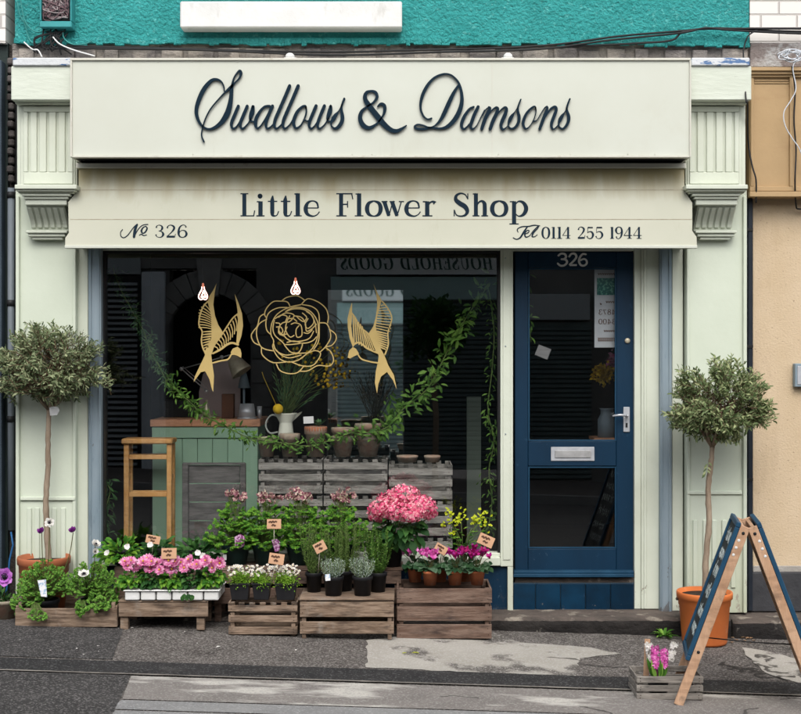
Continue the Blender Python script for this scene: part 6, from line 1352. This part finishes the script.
# --- hydrangea
Y = -.24; X = PX(392,Y); z = PZ(577,Y); r = random.Random(200)
hy = potted('hydrangea', 'big hydrangea with a mass of bright pink flower heads in a black pot', 'plant', X, Y, zs+.001, .052, .072, .16, M['blackpot'])
heads = [(403,496,-.36,17,10.5),(384,508,-.38,15,10.5),(420,506,-.40,16,11),(398,511,-.44,15,10),(428,512,-.34,9,8),(411,514,-.45,12,8),(378,515,-.34,10,8),(390,499,-.3,12,8)]
for hx, hy_, Yh, rw, rh in heads:
    b = MB(); c = P(hx, hy_, Yh); s_ = SC(Yh)
    for j in range(int(11*rw)):
        d = Vector((r.gauss(0,1), r.gauss(0,1)-.6, r.gauss(0,1)+.2)).normalized(); p = c+Vector((d.x*rw*s_, d.y*rw*s_*.8, d.z*rh*s_))*r.uniform(.9,1.03); petal_ring(b, p+d*r.uniform(-.006,.006), (d+Vector((r.gauss(0,.3),r.gauss(0,.3),r.gauss(0,.3)))).normalized(), 4, .0135, .0125, .15, r, curl=0, rot=r.uniform(0,1.5))
    b.build('flower_head', M['hotpink'], hy)
b = MB(); sb2 = MB(); 
for j in range(85):
    d = Vector((r.gauss(0,1), r.gauss(0,1)-.5, r.gauss(0,.7))).normalized(); p = P(398,530,-.3)+Vector((d.x*.15, d.y*.13, d.z*.10))*r.uniform(.3,1.0); sb2.tube([(X,Y,zs+.12), p], .003, 4, False)
    b.leaf(p, d+Vector((0,-.3,-.45)), Vector((r.gauss(0,.3),-.6,1)), .085*r.uniform(.7,1.2), .05, .12, .3, True)
b.build('foliage', M['deep'], hy); stems_to(sb2, (X,Y,zs+.14), [P(a,c_+6,e) for a, c_, e, _, _ in heads], r, .004, .0); sb2.build('stems', M['stem'], hy)
# --- cyclamen
cyl = [(415,-.34,'pink','cyclamen with pale pink flowers, leftmost on the large crate','violetpink'), (430,-.45,'pink','cyclamen with violet-pink flowers in front of a kraft card','violetpink'), (455,-.44,'m','cyclamen with crimson flowers in the middle of the large crate','magenta'), (440,-.33,'m','crimson cyclamen in the back row behind the middle pots','magenta'), (465,-.32,'m','magenta cyclamen in the back row on the right','magenta'), (477,-.44,'m','cyclamen with deep magenta flowers at the right end of the large crate','magenta')]
for i, (px, Y, _, lb, fm) in enumerate(cyl):
    X, z = PX(px,Y), d5[3]+.0005; t = potted('cyclamen', lb, 'plant', X, Y, z, .034, .046, .085, M['terraclay'], group='cyclamen in small terracotta pots', rim=.004); r = random.Random(210+i)
    b = MB(); sb2 = MB()
    for j in range(46):
        d = Vector((r.gauss(0,1), r.gauss(0,1)-.3, r.gauss(0,.5))).normalized(); p = Vector((X,Y,z+.108))+Vector((d.x*.082, d.y*.08, d.z*.042))*r.uniform(.35,1.05); sb2.tube([(X,Y,z+.07), p], .0014, 4, False)
        b.leaf(p-d*.015, d+Vector((0,-.35,-.15)), Vector((r.gauss(0,.3),-.7,.9)), .040*r.uniform(.8,1.2), .038, .08, .25, True)
    f_ = MB(); tips = []
    for j in range(11 if fm == 'magenta' else 10):
        p = Vector((X+r.gauss(0,.032), Y+r.gauss(0,.03)-.01, z+.168+r.uniform(-.012,.028))); tips.append(p); ax = Vector((r.gauss(0,.35), r.gauss(0,.3)-.15, 1)).normalized(); petal_ring(f_, p, ax, 5, .034, .021, 1.0, r, curl=.15, off=.002); f_.ball(p, .006, 6, 4)
    stems_to(sb2, (X,Y,z+.075), tips, r, .0016, .02); b.build('foliage', M['cyc'], t); f_.build('flowers', M[fm], t); sb2.build('stems', M['dstem'], t)
# --- euphorbia
Y = -.25; X = PX(463,Y); r = random.Random(230); z5 = d5[3]+.0005
eu = potted('euphorbia', 'spurge with lime yellow flower clusters behind the magenta cyclamen', 'plant', X, Y, z5, .035, .05, .09, M['blackpot'])
f_ = MB(); tips = []; b = MB(); sb2 = MB()
for hx, hy_, n in ((449,515,16),(455,522,10),(461,516,12),(446,524,6),(478,519,16),(485,523,10),(481,512,7),(472,523,9),(453,531,5),(487,530,4)):
    c = P(hx,hy_,Y-.03); tips.append(c-Vector((0,0,.03)))
    for j in range(n): p = c+Vector((r.gauss(0,.020), r.gauss(0,.018), r.gauss(0,.016))); petal_ring(f_, p, Vector((r.gauss(0,.6),-.5,.8)), 4, .011, .013, .3, r, curl=0)
for c in tips:
    sb2.tube([(X,Y,z5+.07), Vector((X,Y,z5+.2)).lerp(c,.4), c], .0022, 5)
    for j in range(12): u = r.uniform(.2,.95); p = Vector((X,Y,z5+.1)).lerp(c,u)+Vector((r.gauss(0,.012),r.gauss(0,.012),0)); b.leaf(p, Vector((r.gauss(0,1),r.gauss(0,1)-.2,.3)), Vector((0,-.4,1)), .034, .010, .1, .2, False)
f_.build('flowers', M['euph'], eu); b.build('foliage', M['col'], eu); sb2.build('stems', M['stem'], eu)
# --- kraft price cards
card('kraft price card standing among the maroon columbines', 274, 524, -.37, .085, .058, 0, 0, (274,545,-.36), 1)
card('kraft price card above the white daisies', 276.5, 559, -.60, .088, .062, 8, 0, (271,583,-.56), 2)
card('tilted kraft price card hanging on the spiky rosemary', 320, 547, -.52, .070, .060, -28, 0, (318,574,-.46), 3)
card('kraft price card standing upright behind the pink double daisies', 169, 553.5, -.56, .088, .062, -1, 0, (169,575,-.5), 4)
card('kraft price card slanting in the broad leaves above the pink daisies', 153, 539.5, -.34, .085, .048, 10, 0, (152,556,-.3), 5)
card('large tilted kraft price card at the right edge of the cyclamen', 486, 540.5, -.38, .095, .065, 24, 0, (479,565,-.36), 6)
card('kraft card lying back among the pink cyclamen', 441, 549, -.42, .075, .050, 30, 0, (443,570,-.40), 7)
card('kraft card half hidden behind the right anemones', 98, 568, -.30, .075, .055, 12, 0, (98,590,-.3), 8)
# --- small crate with hyacinths
Yf = -1.655; X0, X1 = PX(636.5,Yf), PX(703.5,Yf); zg = gz(1.36,-1.6)+.002
hc_ = slat_crate('slatted_crate', 'small grey open crate with hyacinths beside the chalkboard foot', X0, X1, Yf, Yf+.23, zg, PZ(676.5,Yf), M['crate_grey'], [(.02,.28),(.37,.62),(.73,.985)], castell=False, th=.010)
r = random.Random(240); Y = -1.58; X = PX(658,Y)
t = thing('hyacinth', 'pink and white hyacinths growing out of the small grey crate', 'plant', (X, Y, zg+.03))
b = MB(); b.lathe((X,Y,zg+.02), [(.045,0),(.055,.07),(.001,.068)], 18); b.build('pot', M['blackpot'], t)
b = MB()
for j in range(20): a = r.uniform(0,6.28); b.leaf(Vector((X+math.cos(a)*.02,Y+math.sin(a)*.02,zg+.08)), Vector((math.cos(a)*.35,math.sin(a)*.35,1)), Vector((0,-1,0)), .12*r.uniform(.7,1.1), .018, .12, .1, True)
b.build('leaves', M['lush'], t)
for hx, hy_, H, fm, lb in ((655,657,.10,'violetpink','pink hyacinth spike'), (664,658,.085,'violetpink','shorter pink hyacinth spike'), (650,652,.08,'whitepet','cream hyacinth spike'), (672,652,.085,'whitepet','white hyacinth spike leaning right')):
    b = MB(); c = P(hx,hy_,Y-.02+(0 if fm == 'violetpink' else .06)); lean = .35 if hx > 670 else (-.15 if hx < 652 else 0)
    for j in range(46): u = r.uniform(-.5,.5); a = r.uniform(0,6.28); ax = Vector((math.cos(a),math.sin(a),.25)); p = c+Vector((lean*u*H,0,u*H))+Vector((math.cos(a),math.sin(a),0))*.016; petal_ring(b, p, ax, 5, .014, .008, .35, r, curl=.1)
    b.tube([(X,Y,zg+.08), c, c+Vector((lean*H*.5,0,H*.4))], .006, 6); b.build('flower_spike', M[fm], t, label=lb)
b = MB(); b.beam(P(646,676,-1.50), P(647.5,639,-1.50), .028, .006, (0,1,0)); tag(b.build('wooden_stake', M['legwood'], bevel=.001), 'short flat wooden stake standing in the small grey crate', 'stake')
# --- A-board
M['board_blue'] = pm('board_blue_paint', (.012,.05,.10), (.02,.07,.125), 7, .45, .1, 40, c3=(.05,.11,.16), s3=20, lo3=.66, hi3=.75)
M['slate'] = pm('blackboard', (.022,.026,.026), (.05,.056,.056), 6, .75)
ap = Vector((PX(743.5,-1.70), 0, PZ(524,-1.70))); Y0, Y1 = -1.70, -1.34; zf = gz(1.7,-1.5)
ab2 = thing('chalkboard_sign', 'folding pavement chalkboard with navy frames and tan wooden legs', 'sign', (ap.x, -1.70, zf))
for sgn, foot in ((-1, Vector((PX(675.5,-1.70), 0, 0))), (1, Vector((PX(815,-1.70), 0, 0)))):
    nm = 'left' if sgn < 0 else 'right'
    tp = Vector((ap.x+sgn*.016, 0, ap.z-.002)); 
    for Yl, outer in ((Y0, 1), (Y1-.022, 0)):
        ft = Vector((foot.x, Yl+.011, gz(foot.x, Yl)+.002)); top = Vector((tp.x, Yl+.011, tp.z)); b = MB(); b.beam(ft, top, .045, .022, (0,1,0)); b.build('leg', M['legwood'], ab2, bevel=.002)
        if outer:
            d = (ft-top).normalized(); b = MB()
            for u in (.035, .70): b.lathe(top+d*(u*(ft-top).length)+Vector((0,-.0112,0)), [(.008,0),(.007,.003),(.001,.003)], 12, (0,-1,0))
            b.build('bolt', M['black'], ab2)
            b = MB()
            for u in (.075, .115, .155): b.lathe(top+d*(u*(ft-top).length)+Vector((.008*sgn,-.0112,0)), [(.0075,0),(.006,.001),(.001,.001)], 9, (0,-1,0))
            b.build('paint_spot', M['white'], ab2)
    ftm = Vector((foot.x, 0, gz(foot.x, -1.44))); d = (Vector((ftm.x,0,ftm.z))-tp); Ln = d.length; d = d.normalized(); n = Vector((d.z, 0, -d.x))*(1 if sgn > 0 else -1)
    if n.x*sgn < 0: n = -n
    base_ = tp+n*.0235+d*(-.01); Lp = Ln*.775; yc = (Y0+Y1)/2
    Rm = Matrix((d, Vector((0,1,0)), d.cross(Vector((0,1,0))))).transposed()
    th = .022; fw = .026; ymid = (Y0+Y1)/2; Wd = Y1-Y0
    b = MB()
    ctr = base_+n*th/2+d*Lp/2+Vector((0,ymid,0))
    b.obox(base_+n*th/2+d*(fw/2)+Vector((0,ymid,0)), (fw,Wd,th), Rm); b.obox(base_+n*th/2+d*(Lp-fw/2)+Vector((0,ymid,0)), (fw,Wd,th), Rm)
    for yy in (Y0+fw/2, Y1-fw/2): b.obox(base_+n*th/2+d*(Lp/2)+Vector((0,yy,0)), (Lp-2*fw-.001,fw,th), Rm)
    b.build('panel_frame', M['board_blue'], ab2, bevel=.003)
    b = MB(); b.obox(base_+n*.008+d*Lp/2+Vector((0,ymid,0)), (Lp-2*fw-.001,Wd-2*fw-.001,.008), Rm); b.build('blackboard', M['slate'], ab2)
    b = MB(); b.obox(tp+d*.03+Vector((0,ymid,0))+n*.004, (.05,Wd-.05,.018), Rm); b.build('top_rail', M['legwood'], ab2, bevel=.002); b = MB(); b.obox(tp+d*(Ln*.80)+Vector((0,ymid,0)), (.04,Wd-.046,.018), Rm); b.build('cross_rail', M['legwood'], ab2, bevel=.002)
    if sgn < 0:                                                   # chalk handwriting on the face we see
        r = random.Random(4); o = base_+n*.0125
        ink = Ink(lambda u, v: o+d*v+Vector((0, Y0+fw+.02+(Wd-2*fw-.04)*(1-u), 0)) if False else o+d*v+Vector((0, Y0+Wd-fw-.02-(Wd-2*fw-.04)*u, 0)), n, .0006)
        v = .10
        while v < Lp-.09:
            h1 = r.uniform(.045,.065); u = .06+r.uniform(0,.1)
            while u < .93:
                k_ = r.randint(0, 3); a = .05+r.uniform(0,.03)
                if k_ == 0: ink.stroke([(u,v-h1*.5,.007),(u,v+h1*.5,.007)], False); ink.stroke([(u,v,.006),(u+1.7*a*.8,v-h1*.4,.006)], False); ink.stroke([(u,v,.006),(u+1.7*a*.8,v+h1*.5,.006)], False)
                elif k_ == 1: ink.stroke([(u+1.7*a*.4,v-h1*.4,.007),(u,v,.007),(u+1.7*a*.4,v+h1*.45,.007),(u+1.7*a*.85,v,.007),(u+1.7*a*.4,v-h1*.4,.007)])
                elif k_ == 2: ink.stroke([(u,v+h1*.4,.007),(u+1.7*a*.3,v-h1*.4,.007),(u+1.7*a*.5,v+h1*.3,.007),(u+1.7*a*.85,v-h1*.5,.007)])
                else: ink.stroke([(u,v-h1*.8,.007),(u+.01,v+h1*.5,.007)], False); ink.stroke([(u-.02,v-h1*.2,.006),(u+1.7*a*.6,v-h1*.25,.006)], False)
                u += a+.09
            v += h1*1.9
        ink.mb.build('chalk_writing', M['chalk'], ab2)
b = MB(); b.tube([(PX(697,-1.5),-1.5,.28),(PX(740,-1.5),-1.5,.265),(2.05-.14,-1.5,.262)], .0035, 6); b.build('stay_cord', M['black'], ab2); ab2.rotation_euler.z = R(-10); ab2.location.y = -1.80
# --- weed at the foot of the step, fallen petals
r = random.Random(300); Y = -.31; c = Vector((PX(664,Y), Y, gz(1.5,Y)+.004)); b = MB()
for j in range(26): a = r.uniform(0,6.28); b.leaf(c+Vector((math.cos(a)*.008,math.sin(a)*.008,0)), Vector((math.cos(a),math.sin(a)-.3,r.uniform(.25,1.2))), Vector((0,0,1)), .085*r.uniform(.5,1.1), .020, .1, .3, True)
tag(b.build('weed', M['lush']), 'green weed growing at the foot of the stone step near the orange pot', 'weed')
b = MB(); r = random.Random(301)
for j in range(12): q = gp(744+r.gauss(0,7), 640+r.uniform(-2,4)); b.leaf(Vector((q[0],q[1],gz(*q)+.006)), Vector((r.gauss(0,1),r.gauss(0,1),.3)), Vector((0,0,1)), .03, .02, .1, .3, True)
tag(b.build('dead_leaves', pm('dry_leaf', (.22,.12,.06), (.30,.2,.12), 20, .9)), 'small drift of dry brown leaves by the step behind the chalkboard', 'leaves')
proto = None
b = MB(); b.leaf(Vector((0,0,0)), Vector((1,0,.12)), Vector((0,0,1)), .022, .015, .15, .2, True); proto = b.build('fallen_petal', M['whitepet'], origin=(0,0,0))
tag(proto, 'white scrap or petal lying on the asphalt', 'petal', 'white scraps scattered on the pavement')
pets = [(216,648),(75,649),(52,651),(98,647),(104,637),(134,628.5),(109,666),(240,674),(152,674),(197,644),(296,650),(186,632),(82,655),(100,652),(20,640)]
for i, (px, py) in enumerate(pets):
    q = gp(px, py); o = proto if i == 0 else dup(proto)
    o.location = (q[0], q[1], gz(*q)+.003); o.rotation_euler = (0,0,r.uniform(0,6)); s_ = 1.5 if i == 0 else r.uniform(.5,1); o.scale = (s_,s_,s_)
q = gp(411, 654); b = MB(); b.leaf(Vector((q[0],q[1],gz(*q)+.006)), Vector((1,0,.1)), Vector((0,0,1)), .05, .02, .1, .2, True); b.leaf(Vector((q[0]-.02,q[1],gz(*q)+.006)), Vector((-1,-.3,.1)), Vector((0,0,1)), .035, .015, .1, .2, True)
tag(b.build('fallen_leaf', M['euph']), 'yellow green leaf lying on the concrete patch', 'leaf')
